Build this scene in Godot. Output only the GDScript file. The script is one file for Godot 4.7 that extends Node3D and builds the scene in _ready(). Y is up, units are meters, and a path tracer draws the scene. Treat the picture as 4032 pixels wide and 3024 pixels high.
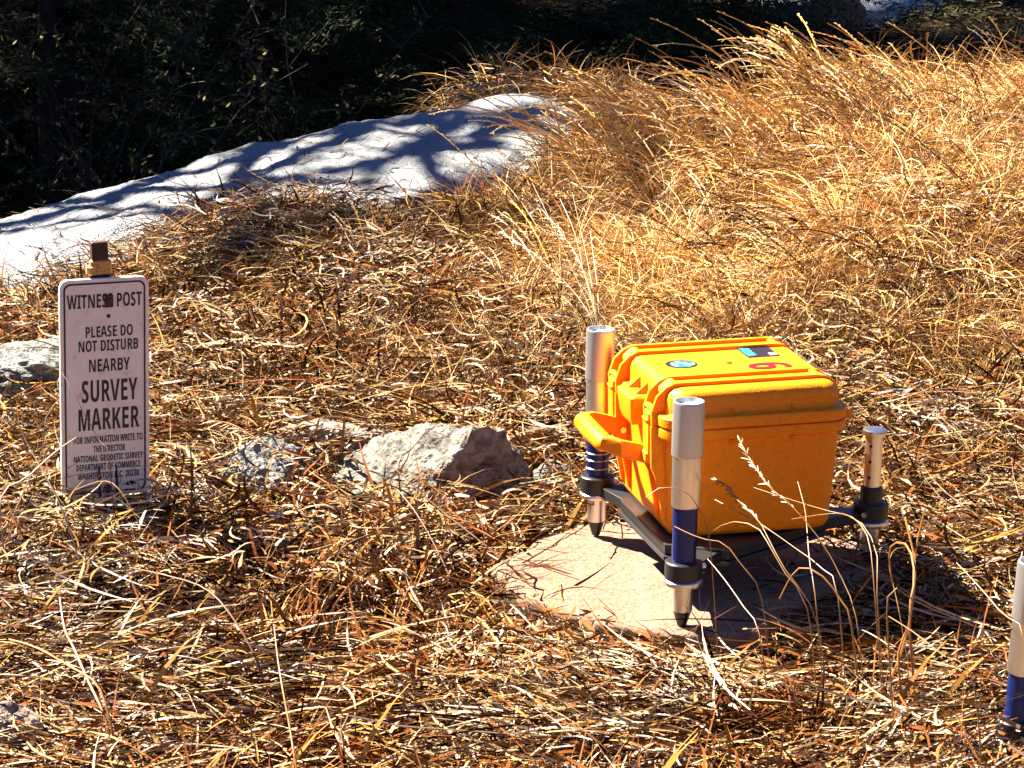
extends Node3D

# ---------------------------------------------------------------- mesh helpers
class MB:
	var v := PackedVector3Array()
	var c := PackedColorArray()
	var col := Color.WHITE

	func tri(a: Vector3, b: Vector3, d: Vector3) -> void:      # counter-clockwise seen from outside
		v.append(a); v.append(d); v.append(b)
		c.append(col); c.append(col); c.append(col)

	func quad(a: Vector3, b: Vector3, d: Vector3, e: Vector3) -> void:
		tri(a, b, d); tri(a, d, e)

	func loft(rings: Array, cap0 := true, cap1 := true) -> void:
		var n: int = rings[0].size()
		for i in rings.size() - 1:
			var r0: PackedVector3Array = rings[i]
			var r1: PackedVector3Array = rings[i + 1]
			for k in n:
				var k2 := (k + 1) % n
				quad(r0[k], r0[k2], r1[k2], r1[k])
		if cap0:
			fan(rings[0], true)
		if cap1:
			fan(rings[rings.size() - 1], false)

	func fan(r: PackedVector3Array, under: bool) -> void:
		var m := Vector3.ZERO
		for p in r:
			m += p
		m /= r.size()
		for k in r.size():
			var a := r[k]
			var b := r[(k + 1) % r.size()]
			if under:
				tri(m, b, a)
			else:
				tri(m, a, b)

	func lathe(profile: Array, sides := 28, at := Vector3.ZERO) -> void:   # profile of Vector2(radius, y), bottom to top
		var rings := []
		for p in profile:
			var r := PackedVector3Array()
			for k in sides:
				var t := TAU * k / sides
				r.append(at + Vector3(cos(t) * p.x, p.y, -sin(t) * p.x))
			rings.append(r)
		loft(rings)

	func tube(path: PackedVector3Array, radii: PackedFloat32Array, sides := 10) -> void:
		var rings := []
		var up := Vector3.UP
		for i in path.size():
			var d := (path[mini(i + 1, path.size() - 1)] - path[maxi(i - 1, 0)]).normalized()
			if absf(d.dot(up)) > 0.97:
				up = Vector3.RIGHT
			var n := (up - d * up.dot(d)).normalized()
			up = n
			var b := d.cross(n)
			var r := PackedVector3Array()
			for k in sides:
				var t := TAU * k / sides
				r.append(path[i] + (n * cos(t) + b * sin(t)) * radii[i])
			rings.append(r)
		loft(rings)

	func box(at: Vector3, size: Vector3, ch := 0.001, turn := Basis()) -> void:
		var h := size / 2
		ch = minf(ch, minf(h.x, minf(h.y, h.z)) * 0.6)
		var rings := []
		for s in [[-h.y, ch], [-h.y + ch, 0.0], [h.y - ch, 0.0], [h.y, ch]]:
			var r := PackedVector3Array()
			var x: float = h.x - s[1]
			var z: float = h.z - s[1]
			for p in [[x, -z + ch], [x - ch, -z], [-x + ch, -z], [-x, -z + ch], [-x, z - ch], [-x + ch, z], [x - ch, z], [x, z - ch]]:
				r.append(at + turn * Vector3(p[0], s[0], p[1]))
			rings.append(r)
		loft(rings)

	func prism(poly: Array, y0: float, y1: float, ch := 0.001) -> void:     # poly of Vector2(x, z), counter-clockwise seen from above
		var m := Vector2.ZERO
		for p in poly:
			m += p
		m /= poly.size()
		var rings := []
		for s in [[y0, ch], [y0 + ch, 0.0], [y1 - ch, 0.0], [y1, ch]]:
			var r := PackedVector3Array()
			for p in poly:
				var q: Vector2 = p + (m - p).normalized() * s[1]
				r.append(Vector3(q.x, s[0], q.y))
			rings.append(r)
		loft(rings)

	func mesh(crease := 35.0) -> ArrayMesh:
		var arr := []
		arr.resize(Mesh.ARRAY_MAX)
		arr[Mesh.ARRAY_VERTEX] = v
		arr[Mesh.ARRAY_COLOR] = c
		if crease > 0.0:
			var near := {}
			var fn := PackedVector3Array()
			for i in range(0, v.size(), 3):
				var n := (v[i + 2] - v[i]).cross(v[i + 1] - v[i])
				fn.append(n)
				for k in 3:
					var key := Vector3i((v[i + k] * 20000.0).round())
					if near.has(key):
						near[key].append(fn.size() - 1)
					else:
						near[key] = [fn.size() - 1]
			var least := cos(deg_to_rad(crease))
			var ns := PackedVector3Array()
			for i in range(0, v.size(), 3):
				var own := fn[i / 3]
				var on := own.normalized()
				for k in 3:
					var s := Vector3.ZERO
					for f in near[Vector3i((v[i + k] * 20000.0).round())]:
						if fn[f].normalized().dot(on) > least:
							s += fn[f]
					ns.append(s.normalized() if s.length() > 1e-14 else Vector3.UP)
			arr[Mesh.ARRAY_NORMAL] = ns
		var m := ArrayMesh.new()
		m.add_surface_from_arrays(Mesh.PRIMITIVE_TRIANGLES, arr)
		return m


var rng := RandomNumberGenerator.new()
var bumps := FastNoiseLite.new()
var taken := {}

func numbered(called: String) -> String:
	if not taken.has(called):
		taken[called] = 0
		return called
	taken[called] += 1
	return "%s_%03d" % [called, taken[called]]

func tag(o: Node, label: String, category: String, group := "") -> void:
	o.set_meta("label", label)
	o.set_meta("category", category)
	if group:
		o.set_meta("group", group)

func thing(called: String, label: String, category: String, at := Vector3.ZERO, turn := 0.0, group := "") -> Node3D:
	var o := Node3D.new()
	o.name = numbered(called)
	add_child(o, true)
	o.position = at
	o.rotation.y = turn
	tag(o, label, category, group)
	return o

func obj(called: String, m: Mesh, mat: Material, parent: Node = self, at := Vector3.ZERO) -> MeshInstance3D:
	var o := MeshInstance3D.new()
	o.name = numbered(called) if parent == self else called
	o.mesh = m
	o.material_override = mat
	parent.add_child(o, true)
	o.position = at
	return o

func scatter(called: String, m: Mesh, mat: Material, places: Array, tints: Array, parent: Node = self) -> MultiMeshInstance3D:
	var mm := MultiMesh.new()
	mm.transform_format = MultiMesh.TRANSFORM_3D
	mm.use_colors = true
	mm.mesh = m
	mm.instance_count = places.size()
	for i in places.size():
		mm.set_instance_transform(i, places[i])
		mm.set_instance_color(i, tints[i])
	var o := MultiMeshInstance3D.new()
	o.name = numbered(called) if parent == self else called
	o.multimesh = mm
	o.material_override = mat
	parent.add_child(o, true)
	o.set_meta("kind", "stuff")
	return o

# ---------------------------------------------------------------- materials
func lin(r: float, g: float, b: float) -> Color:
	return Color(r, g, b).linear_to_srgb()

func mat(c: Color, rough := 0.6, metal := 0.0) -> StandardMaterial3D:
	var m := StandardMaterial3D.new()
	m.albedo_color = c
	m.roughness = rough
	m.metallic = metal
	return m

func noise_tex(freq: float, stops: Array, size := 512, octaves := 4, sd := 1, normal := 0.0, kind := FastNoiseLite.TYPE_SIMPLEX_SMOOTH) -> NoiseTexture2D:
	var n := FastNoiseLite.new()
	n.noise_type = kind
	n.frequency = freq
	n.fractal_octaves = octaves
	n.seed = sd
	var t := NoiseTexture2D.new()
	t.width = size
	t.height = size
	t.seamless = true
	t.noise = n
	if normal > 0.0:
		t.as_normal_map = true
		t.bump_strength = normal
	else:
		var g := Gradient.new()
		g.offsets = PackedFloat32Array(stops.map(func(s): return s[0]))
		g.colors = PackedColorArray(stops.map(func(s): return s[1]))
		t.color_ramp = g
	return t

func triplanar(m: StandardMaterial3D, scale: float, world := false) -> StandardMaterial3D:
	m.uv1_triplanar = true
	m.uv1_world_triplanar = world
	m.uv1_scale = Vector3.ONE * scale
	return m

func blade_mat(rough: float, through: float) -> StandardMaterial3D:
	var m := mat(Color.WHITE, rough)
	m.vertex_color_use_as_albedo = true
	m.metallic_specular = 0.18
	m.cull_mode = BaseMaterial3D.CULL_DISABLED
	m.backlight_enabled = true
	m.backlight = Color(through, through, through)
	return m

# ---------------------------------------------------------------- the lie of the land
func ridge(x: float) -> float:        # how far back (metres) the crest of the bank is
	if x < -0.59:
		return lerpf(5.45, 6.4, pow(clampf((x + 1.2) / 0.61, 0, 1), 0.6))
	if x < 0.0:
		return lerpf(6.4, 6.65, (x + 0.59) / 0.59)
	return lerpf(6.65, 6.05, clampf((x - 0.1) / 0.5, 0, 1))

func land(x: float, z: float) -> float:
	var s := -z
	var r := ridge(x)
	var h := maxf(0.0, minf(s, r + 0.3) - 4.3) * lerpf(0.055, 0.047, clampf(x * 2.5, 0, 1)) * clampf(x + 1.1, 0.0, 1.75)
	h *= 1.0 if s > 4.6 else smoothstep(4.0, 4.9, s) * 0.5 + 0.5
	h += 0.10 * smoothstep(0.3, 0.8, x) * smoothstep(0.0, 0.18, s - 4.62 - 0.62 * (x - 0.3) - bumps.get_noise_2d(x * 70, 12) * 0.3)
	h -= 0.035 * smoothstep(0.4, 0.8, x) * smoothstep(5.0, 6.0, s)
	if s > r:
		var fall := smoothstep(0.0, 1.7, s - r - 0.05)
		h = lerpf(h, -0.5 + maxf(0.0, s - 9.0) * 0.02, fall)
	h += 0.12 * exp(-((x - 1.6) ** 2 / 0.12 + (s - 6.7) ** 2 / 0.5))
	h -= 0.05 * exp(-((x - 0.28) ** 2 / 0.08 + (s - 6.25) ** 2 / 0.15))
	h -= 0.03 * smoothstep(0.0, 0.12, 0.42 - Vector2((x - 0.25), s - 3.56).length())
	h -= 0.12 * exp(-((x - 0.75) ** 2 / 0.09 + (s - 3.0) ** 2 / 0.12))
	h += 0.05 * exp(-((x + 0.47) ** 2 / 0.04 + (s - 5.45) ** 2 / 0.05))
	h += 0.015 * exp(-((x - 0.75) ** 2 / 0.2 + (s - 6.1) ** 2 / 0.2))
	var soft := smoothstep(0.0, 0.25, Vector2((x - 0.25) / 1.2, s - 3.55).length() - 0.22)
	h += (bumps.get_noise_2d(x * 100, z * 100) * (0.030 if s < 5.2 or x > 0.1 else 0.014) + bumps.get_noise_2d(x * 30 + 300, z * 30) * 0.02) * soft
	return h - 0.018

func on_land(x: float, z: float, lift := 0.0) -> Vector3:
	return Vector3(x, land(x, z) + lift, z)

var slab_edge := [Vector2(-0.03, -3.60), Vector2(0.0, -3.50), Vector2(0.05, -3.42), Vector2(0.12, -3.365), Vector2(0.20, -3.325), Vector2(0.27, -3.318), Vector2(0.315, -3.345), Vector2(0.355, -3.43), Vector2(0.43, -3.53), Vector2(0.52, -3.59), Vector2(0.54, -3.66), Vector2(0.47, -3.72), Vector2(0.36, -3.79), Vector2(0.22, -3.81), Vector2(0.11, -3.79), Vector2(0.03, -3.72)]
var snow_low := [Vector2(-2.6, 4.9), Vector2(-1.5, 4.8), Vector2(-1.02, 5.02), Vector2(-0.8, 5.32), Vector2(-0.62, 5.6), Vector2(-0.45, 5.72), Vector2(-0.3, 5.66), Vector2(-0.18, 5.62), Vector2(-0.05, 5.85), Vector2(0.08, 6.15), Vector2(0.16, 6.4), Vector2(0.24, 6.62)]
var rocks := []        # Vector3(x, z, radius) kept free of grass

func along(line: Array, x: float) -> float:
	for i in line.size() - 1:
		if x <= line[i + 1].x:
			return lerpf(line[i].y, line[i + 1].y, clampf((x - line[i].x) / (line[i + 1].x - line[i].x), 0, 1))
	return line[line.size() - 1].y

func in_snow(x: float, s: float) -> bool:
	return x < 0.22 and s > along(snow_low, x) and s < ridge(x) + 0.25

func edge_gap(x: float, z: float) -> float:       # distance to the slab's outline, negative inside
	var p := Vector2(x, z)
	var best := 9.0
	for i in slab_edge.size():
		var q := Geometry2D.get_closest_point_to_segment(p, slab_edge[i], slab_edge[(i + 1) % slab_edge.size()])
		best = minf(best, q.distance_to(p))
	return -best if Geometry2D.is_point_in_polygon(p, PackedVector2Array(slab_edge)) else best

func is_clear(x: float, z: float, margin := 0.0) -> bool:
	if absf(x - 0.25) < 0.5 and absf(z + 3.56) < 0.5 and edge_gap(x, z) < (margin - 0.11 if x > 0.36 and z > -3.64 else margin):
		return false
	if in_snow(x, -z):
		return false
	for r in rocks:
		if Vector2(x - r.x, z - r.y).length() < r.z + margin * 0.5:
			return false
	return true


func _ready() -> void:
	rng.seed = 7
	bumps.seed = 5
	bumps.frequency = 0.03
	# -------------------------------------------------------------- camera, sky, sun, exposure
	var cam := Camera3D.new()
	cam.name = "camera"
	add_child(cam)
	cam.position = Vector3(0, 1.22, 0)
	cam.rotation_degrees = Vector3(-15, 0, 0)
	cam.fov = 15.74
	cam.near = 0.05
	cam.far = 300
	cam.current = true
	var env := Environment.new()
	env.background_mode = Environment.BG_SKY
	var sm := ProceduralSkyMaterial.new()
	sm.sky_top_color = Color(0.30, 0.44, 0.72)
	sm.sky_horizon_color = Color(0.55, 0.66, 0.82)
	sm.ground_bottom_color = Color(0.12, 0.09, 0.06)
	sm.ground_horizon_color = Color(0.35, 0.33, 0.30)
	sm.sky_curve = 0.12
	env.sky = Sky.new()
	env.sky.sky_material = sm
	env.background_energy_multiplier = 0.16
	env.tonemap_mode = Environment.TONE_MAPPER_LINEAR
	env.tonemap_exposure = 7.0
	env.sdfgi_enabled = true
	env.ssao_enabled = true
	env.ssil_enabled = true
	var we := WorldEnvironment.new()
	we.name = "world"
	we.environment = env
	add_child(we)
	var sun := DirectionalLight3D.new()
	sun.name = "sun"
	sun.light_energy = 1.6
	sun.light_color = Color(1.0, 0.95, 0.86)
	sun.light_angular_distance = 0.5
	sun.shadow_enabled = true
	add_child(sun)
	sun.look_at_from_position(Vector3(-0.555, 0.743, -0.374) * 10, Vector3.ZERO)

	build_land()
	build_snow()
	build_stones()
	build_stand_and_case()
	build_sign()
	build_forest()
	build_grass()
	build_stalks()


# ================================================================ ground and snow
func build_land() -> void:
	var xs := PackedFloat32Array()
	var zs := PackedFloat32Array()
	for i in 181:
		var t := (i - 90) / 90.0
		xs.append(1.9 * t + 48.0 * t ** 7)
	for i in 231:
		var t := i / 230.0
		zs.append(lerpf(-2.3, -9.0, clampf((t - 0.1) / 0.75, 0, 1)) + (maxf(0, 0.1 - t) * 10) ** 2 * 25.0 - (maxf(0, t - 0.85) / 0.15) ** 2 * 60.0)
	var st := SurfaceTool.new()
	st.begin(Mesh.PRIMITIVE_TRIANGLES)
	for z in zs:
		for x in xs:
			st.add_vertex(on_land(x, z))
	var w := xs.size()
	for j in zs.size() - 1:
		for i in w - 1:
			var a := j * w + i
			for k in [a, a + w, a + 1, a + 1, a + w, a + w + 1]:
				st.add_index(k)
	st.generate_normals()
	var m := mat(Color.WHITE, 0.95)
	m.albedo_texture = noise_tex(0.02, [[0.0, lin(0.006, 0.004, 0.003)], [0.5, lin(0.013, 0.008, 0.005)], [1.0, lin(0.03, 0.019, 0.011)]], 512, 5, 3)
	m.normal_enabled = true
	m.normal_texture = noise_tex(0.04, [], 512, 5, 4, 6.0)
	m.metallic_specular = 0.08
	triplanar(m, 1.6, true)
	obj("ground", st.commit(), m).set_meta("kind", "structure")

func build_snow() -> void:
	var b := MB.new()
	var nx := 220
	var nz := 56
	var grid := []
	for i in nx + 1:
		var x := lerpf(-2.6, 0.23, i / float(nx))
		var s0 := along(snow_low, x) + bumps.get_noise_2d(x * 90, 40) * 0.06 + bumps.get_noise_2d(x * 260, 90) * 0.03
		var s1 := ridge(x) + 0.22 + bumps.get_noise_2d(x * 60, 140) * 0.05
		s1 = maxf(s1, s0 + 0.1)
		var close := smoothstep(0.0, 0.28, 0.23 - x)
		var line := []
		for j in nz + 1:
			var t := j / float(nz)
			var s := lerpf(s0, s1, t)
			var thick := pow(clampf(minf(t * (s1 - s0) / 0.22, (1 - t) * (s1 - s0) / 0.22), 0, 1), 0.5)
			var y := land(x, -s) - 0.03 + (0.03 + 0.045 * close) * thick
			y += (bumps.get_noise_2d(x * 40, s * 40) * 0.012 + bumps.get_noise_2d(x * 300, s * 300) * 0.007 + bumps.get_noise_2d(x * 800, s * 800) * 0.005) * thick * close
			line.append(Vector3(x, y, -s))
		grid.append(line)
	for i in nx:
		for j in nz:
			b.quad(grid[i][j], grid[i + 1][j], grid[i + 1][j + 1], grid[i][j + 1])
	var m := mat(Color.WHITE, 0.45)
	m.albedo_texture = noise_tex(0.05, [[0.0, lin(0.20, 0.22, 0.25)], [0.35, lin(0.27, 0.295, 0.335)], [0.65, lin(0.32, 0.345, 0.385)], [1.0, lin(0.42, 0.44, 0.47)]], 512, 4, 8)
	m.normal_enabled = true
	m.normal_scale = 1.0
	m.normal_texture = noise_tex(0.16, [], 512, 4, 9, 22.0)
	triplanar(m, 3.0, true)
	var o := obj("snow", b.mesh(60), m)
	o.set_meta("kind", "structure")
	tag(o, "long patch of old snow striped with blue branch shadows", "snow")
	var nb := MB.new()
	var rn := RandomNumberGenerator.new()
	rn.seed = 71
	for i in 420:
		var x := rn.randf_range(-1.3, 0.15)
		var s := lerpf(along(snow_low, x), ridge(x), pow(rn.randf(), 1.5))
		var gx := clampi(int((x + 2.6) / 2.83 * nx), 0, nx)
		var gj := clampi(int((s + grid[gx][0].z) / (grid[gx][0].z - grid[gx][nz].z) * nz), 0, nz)
		var at: Vector3 = grid[gx][gj] + Vector3.UP * 0.003
		var d := Vector3(rn.randf_range(-1, 1), rn.randf_range(-0.1, 0.25), rn.randf_range(-1, 1)).normalized()
		var w := d.cross(Vector3.UP).normalized() * rn.randf_range(0.0008, 0.002)
		var l := rn.randf_range(0.006, 0.035)
		var g := rn.randf_range(0.3, 1.0)
		nb.col = Color(0.16 * g, 0.095 * g, 0.045 * g)
		nb.quad(at - d * l - w, at - d * l + w, at + d * l + w, at + d * l - w)
	var needle := obj("fallen_needles", nb.mesh(0), blade_mat(0.7, 0.1))
	needle.set_meta("kind", "stuff")
	tag(needle, "dark needles and bits of twig lying on the long snow patch", "litter")
	# the far sunlit snow, beyond the hollow
	var f := MB.new()
	var rings := []
	for k in 5:
		var r := PackedVector3Array()
		for q in 28:
			var t := TAU * q / 28.0
			var rad: float = 0.42 * (1.0 + 0.25 * sin(t * 3 + 1) + 0.12 * sin(t * 5)) * [1.0, 0.96, 0.85, 0.6, 0.25][k]
			var p := on_land(1.52 + cos(t) * rad, -13.0 - sin(t) * rad * 1.6)
			r.append(p + Vector3.UP * [-0.03, 0.04, 0.09, 0.12, 0.13][k])
		rings.append(r)
	f.loft(rings)
	var o2 := obj("snow", f.mesh(60), m)
	o2.set_meta("kind", "structure")
	tag(o2, "small bright snow patch far back behind the grassy mound", "snow")


# ================================================================ stones
func stone_mesh(size: Vector3, sd: int, rough := 0.13, cuts := 8, level := 4, own := []) -> ArrayMesh:
	var n := FastNoiseLite.new()
	n.seed = sd
	n.frequency = 1.1
	n.fractal_octaves = 4
	var r := RandomNumberGenerator.new()
	r.seed = sd
	var planes := []
	for i in cuts:
		planes.append([Vector3(r.randf_range(-1, 1), r.randf_range(-0.3, 1), r.randf_range(-1, 1)).normalized(), r.randf_range(0.62, 0.85)])
	if own.size():
		planes = own
	var b := MB.new()
	var side := 5 * level
	for f in 6:
		var ax := [Vector3.RIGHT, Vector3.LEFT, Vector3.UP, Vector3.DOWN, Vector3.BACK, Vector3.FORWARD][f] as Vector3
		var u := Vector3(ax.y, ax.z, ax.x)
		var w := ax.cross(u)
		var g := []
		for i in side + 1:
			var row := []
			for j in side + 1:
				var p := (ax + u * (2.0 * i / side - 1) + w * (2.0 * j / side - 1)).normalized()
				var k := 1.0
				for c in planes:
					var d: float = p.dot(c[0])
					if d > 0.05:
						k = minf(k, c[1] / d)
				k *= 1.0 + n.get_noise_3dv(p * 1.3) * rough + n.get_noise_3dv(p * 5.0) * rough * 0.22
				row.append(p * k * size)
			g.append(row)
		for i in side:
			for j in side:
				b.quad(g[i][j], g[i + 1][j], g[i + 1][j + 1], g[i][j + 1])
	return b.mesh(28)

func granite(a: Color, b: Color, dark: Color, sd: int, scale := 4.0) -> StandardMaterial3D:
	var m := mat(Color.WHITE, 0.85)
	m.albedo_texture = noise_tex(0.012, [[0.0, dark], [0.26, dark], [0.36, a.lerp(dark, 0.5)], [0.44, a], [0.62, b], [0.74, a], [0.84, a.lerp(dark, 0.6)], [1.0, dark]], 512, 6, sd)
	m.normal_enabled = true
	m.normal_texture = noise_tex(0.05, [], 512, 5, sd + 1, 9.0)
	return triplanar(m, scale)

func stone(called: String, label: String, m: Material, at: Vector3, size: Vector3, turn: float, sd: int, clear := 0.7, category := "rock", own := []) -> void:
	var t := obj(called, stone_mesh(size, sd, 0.17, 8, 5, own), m, self, at)
	t.rotation.y = turn
	tag(t, label, category)
	if clear > 0.0:
		rocks.append(Vector3(at.x, at.z, maxf(size.x, size.z) * clear))

func build_stones() -> void:
	for hole in [[-0.50, -3.36, 0.07], [-0.37, -3.66, 0.09], [-0.54, -3.45, 0.05], [0.47, -3.34, 0.05], [0.40, -3.30, 0.04], [-0.43, -4.42, 0.06], [-0.56, -3.73, 0.055]]:    # bare dark earth between the grass
		rocks.append(Vector3(hole[0], hole[1], hole[2]))
	# slab of pink granite under the stand
	var b := MB.new()
	var fine := []
	for i in slab_edge.size():
		var p: Vector2 = slab_edge[i]
		var q: Vector2 = slab_edge[(i + 1) % slab_edge.size()]
		for k in 6:
			var e := p.lerp(q, k / 6.0)
			fine.append(e + Vector2(bumps.get_noise_2d(e.x * 500, e.y * 500), bumps.get_noise_2d(e.y * 500, e.x * 500 + 77)) * 0.012)
	var mid := Vector2(0.25, -3.56)
	var rings := []
	for k in 16:
		var r := PackedVector3Array()
		for e in fine:
			var f := clampf((k - 3) / 12.0, 0, 0.97)
			var p: Vector2 = (e as Vector2).lerp(mid, f)
			if k == 2:
				p = p.lerp(mid, 0.012)
			var y := [-0.07, -0.012, -0.004][mini(k, 2)] as float
			if k >= 3:
				y = 0.0
				p = p.lerp(mid, 0.035 * (1 - f))
			if k == 0:
				p = p.lerp(mid, 0.02)
			y += bumps.get_noise_2d(p.x * 120, p.y * 120) * 0.007 + bumps.get_noise_2d(p.x * 600, p.y * 600) * 0.003
			r.append(Vector3(p.x, y, p.y))
		rings.append(r)
	b.loft(rings)
	var sm := mat(Color.WHITE, 0.9)
	sm.albedo_texture = noise_tex(0.03, [[0.0, lin(0.13, 0.04, 0.010)], [0.25, lin(0.19, 0.085, 0.035)], [0.36, lin(0.165, 0.098, 0.070)], [0.5, lin(0.205, 0.135, 0.105)], [0.62, lin(0.16, 0.095, 0.068)], [0.74, lin(0.18, 0.08, 0.03)], [1.0, lin(0.13, 0.035, 0.010)]], 1024, 6, 21)
	sm.normal_enabled = true
	sm.normal_texture = noise_tex(0.05, [], 512, 5, 22, 3.0)
	triplanar(sm, 3.2, true)
	var slab := obj("stone_slab", b.mesh(40), sm)
	tag(slab, "flat pinkish granite slab under the yellow case and its stand", "stone slab")

	var pale := granite(lin(0.13, 0.125, 0.105), lin(0.21, 0.205, 0.18), lin(0.03, 0.026, 0.022), 31)
	var pink := granite(lin(0.21, 0.16, 0.13), lin(0.27, 0.23, 0.20), lin(0.05, 0.03, 0.02), 35)
	var gray := granite(lin(0.10, 0.105, 0.10), lin(0.20, 0.21, 0.205), lin(0.02, 0.02, 0.02), 39, 5.0)
	var dark := granite(lin(0.03, 0.028, 0.025), lin(0.08, 0.075, 0.07), lin(0.02, 0.02, 0.02), 43)
	var red := granite(lin(0.24, 0.10, 0.05), lin(0.28, 0.15, 0.09), lin(0.08, 0.03, 0.02), 47)
	stone("boulder", "speckled pale boulder with one dark face between the sign and the yellow case", pale, on_land(-0.10, -3.99, 0.016), Vector3(0.16, 0.108, 0.11), 0.0, 11, 0.95, "boulder", [[Vector3(-0.6, 0.62, 0.5).normalized(), 0.52], [Vector3(0.70, 0.12, 0.70).normalized(), 0.44], [Vector3(0.15, 1, -0.35).normalized(), 0.82], [Vector3(0.95, 0.35, -0.1).normalized(), 0.78], [Vector3(-0.2, 0.1, 0.97).normalized(), 0.72], [Vector3(0.1, 0.6, -0.8).normalized(), 0.7]])
	stone("rock", "low pale rock half buried at the left foot of the speckled boulder", pale, on_land(-0.235, -3.90, -0.005), Vector3(0.11, 0.045, 0.07), 0.2, 12, 0.7)
	stone("rock", "grey speckled rock in the grass right of the sign", gray, on_land(-0.375, -4.03, 0.012), Vector3(0.095, 0.055, 0.06), 1.1, 13, 0.7)
	stone("rock", "pinkish rock beside the lower right corner of the sign", pink, on_land(-0.455, -3.92, 0.008), Vector3(0.08, 0.045, 0.055), 2.0, 14, 0.7)
	stone("rock", "long buff rock behind the speckled boulder's left shoulder", pink, on_land(-0.27, -4.22, 0.02), Vector3(0.13, 0.045, 0.06), 0.1, 15, 0.7)
	stone("rock", "small black rock in the grass right of the sign's lettering", dark, on_land(-0.475, -4.38, 0.01), Vector3(0.04, 0.035, 0.035), 0.7, 16, 0.6)
	stone("rock", "pale wedge of rock behind the rear tripod leg", pale, on_land(0.075, -4.02, 0.0), Vector3(0.05, 0.05, 0.05), 0.9, 17, 0.6)
	stone("ledge_rock", "grey ledge of rock with a shadowed underside left of the sign", gray, on_land(-0.79, -4.50, 0.045), Vector3(0.16, 0.055, 0.09), 0.25, 18, 0.6)
	stone("rock", "flat pale stone in the grass below the mound", pale, on_land(0.06, -5.20, 0.0), Vector3(0.10, 0.03, 0.08), 0.3, 19, 0.7)
	stone("rock", "grey stone at the left end of the snow patch", gray, on_land(-1.12, -6.35, 0.02), Vector3(0.16, 0.06, 0.10), 0.1, 20, 0.5)
	stone("rock", "lichen grey stone showing at the near edge of the snow", gray, on_land(-0.26, -5.60, 0.0), Vector3(0.12, 0.035, 0.07), 0.2, 23, 0.6)
	stone("rock", "reddish rock below the far snow patch", red, on_land(1.42, -12.1, 0.09), Vector3(0.15, 0.13, 0.12), 0.5, 24, 0.6)
	stone("rock", "round brown rock left of the reddish one far back", dark, on_land(1.22, -12.0, 0.05), Vector3(0.10, 0.11, 0.10), 0.2, 25, 0.6)
	stone("rock", "pink flat stone at the bottom left corner", pink, on_land(-0.59, -2.93, 0.018), Vector3(0.065, 0.05, 0.05), 0.6, 26, 0.7)


# ================================================================ stand, case
func leg(parent: Node3D, at: Vector2, capped: bool, alu: Material, gray: Material, blue: Material, black: Material, steel: Material) -> void:
	var P := func(a): return a.map(func(p): return Vector2(p[0] / 1000.0, p[1] / 1000.0))
	var root := MB.new()
	if capped:
		root.lathe(P.call([[15, 72], [15.5, 73], [15.5, 108], [13, 112]]), 32)
		root.lathe(P.call([[21, 70], [21, 84], [17, 90]]), 32)
	else:
		root.lathe(P.call([[15.5, 78], [15.5, 132], [16, 133], [16, 165]]), 32)
	var l := obj("leg", root.mesh(), black if capped else blue, parent, Vector3(at.x, 0, at.y))
	var m := MB.new()
	m.lathe(P.call([[22.5, 65], [24, 66.5], [24, 87], [22.5, 88.5]]), 36)
	obj("collar", m.mesh(), black, l)
	m = MB.new()
	m.lathe(P.call([[21, 56], [24.5, 57.5], [25, 60], [24.5, 63], [22, 65.2]]), 36)
	obj("clamp_ring", m.mesh(), steel, l)
	m = MB.new()
	m.lathe(P.call([[12.6, 22], [12.8, 23], [12.8, 57]]), 30)
	obj("foot_tube", m.mesh(), alu, l)
	m = MB.new()
	m.lathe(P.call([[4.5, 0], [5.5, 0.8], [11.8, 20], [12.2, 22.2]]), 30)
	obj("foot_tip", m.mesh(), black, l)
	if capped:
		m = MB.new()
		m.lathe(P.call([[11.5, 110], [11.8, 111], [11.8, 186]]), 30)
		obj("upper_tube", m.mesh(), alu, l)
		m = MB.new()
		m.lathe(P.call([[13, 183], [16, 184], [16.6, 187], [16, 191], [12, 192.5]]), 32)
		obj("end_cap", m.mesh(), steel, l)
		for k in 3:
			m = MB.new()
			m.lathe(P.call([[2.2, -0.6], [2.2, 0.5], [1.2, 0.6]]), 12)
			var h := obj("adjusting_hole", m.mesh(), black, l)
			h.rotation = Vector3(PI / 2, 0, 0)
			var a := deg_to_rad(-28)
			h.transform = Transform3D(Basis(Vector3.UP, a) * Basis(Vector3.RIGHT, PI / 2), Vector3(sin(a) * 11.6, 126 + 22 * k, cos(a) * 11.6) / 1000.0)
	else:
		m = MB.new()
		m.lathe(P.call([[17.5, 161], [18.5, 162], [18.6, 231]]), 36)
		obj("lower_sleeve", m.mesh(), alu, l)
		m = MB.new()
		m.lathe(P.call([[19.5, 228], [20.3, 229], [20.3, 296], [19.3, 299], [17.2, 299], [16.0, 294], [6, 293], [5.2, 297], [0.5, 298]]), 40)
		obj("upper_sleeve", m.mesh(), gray, l)

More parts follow.
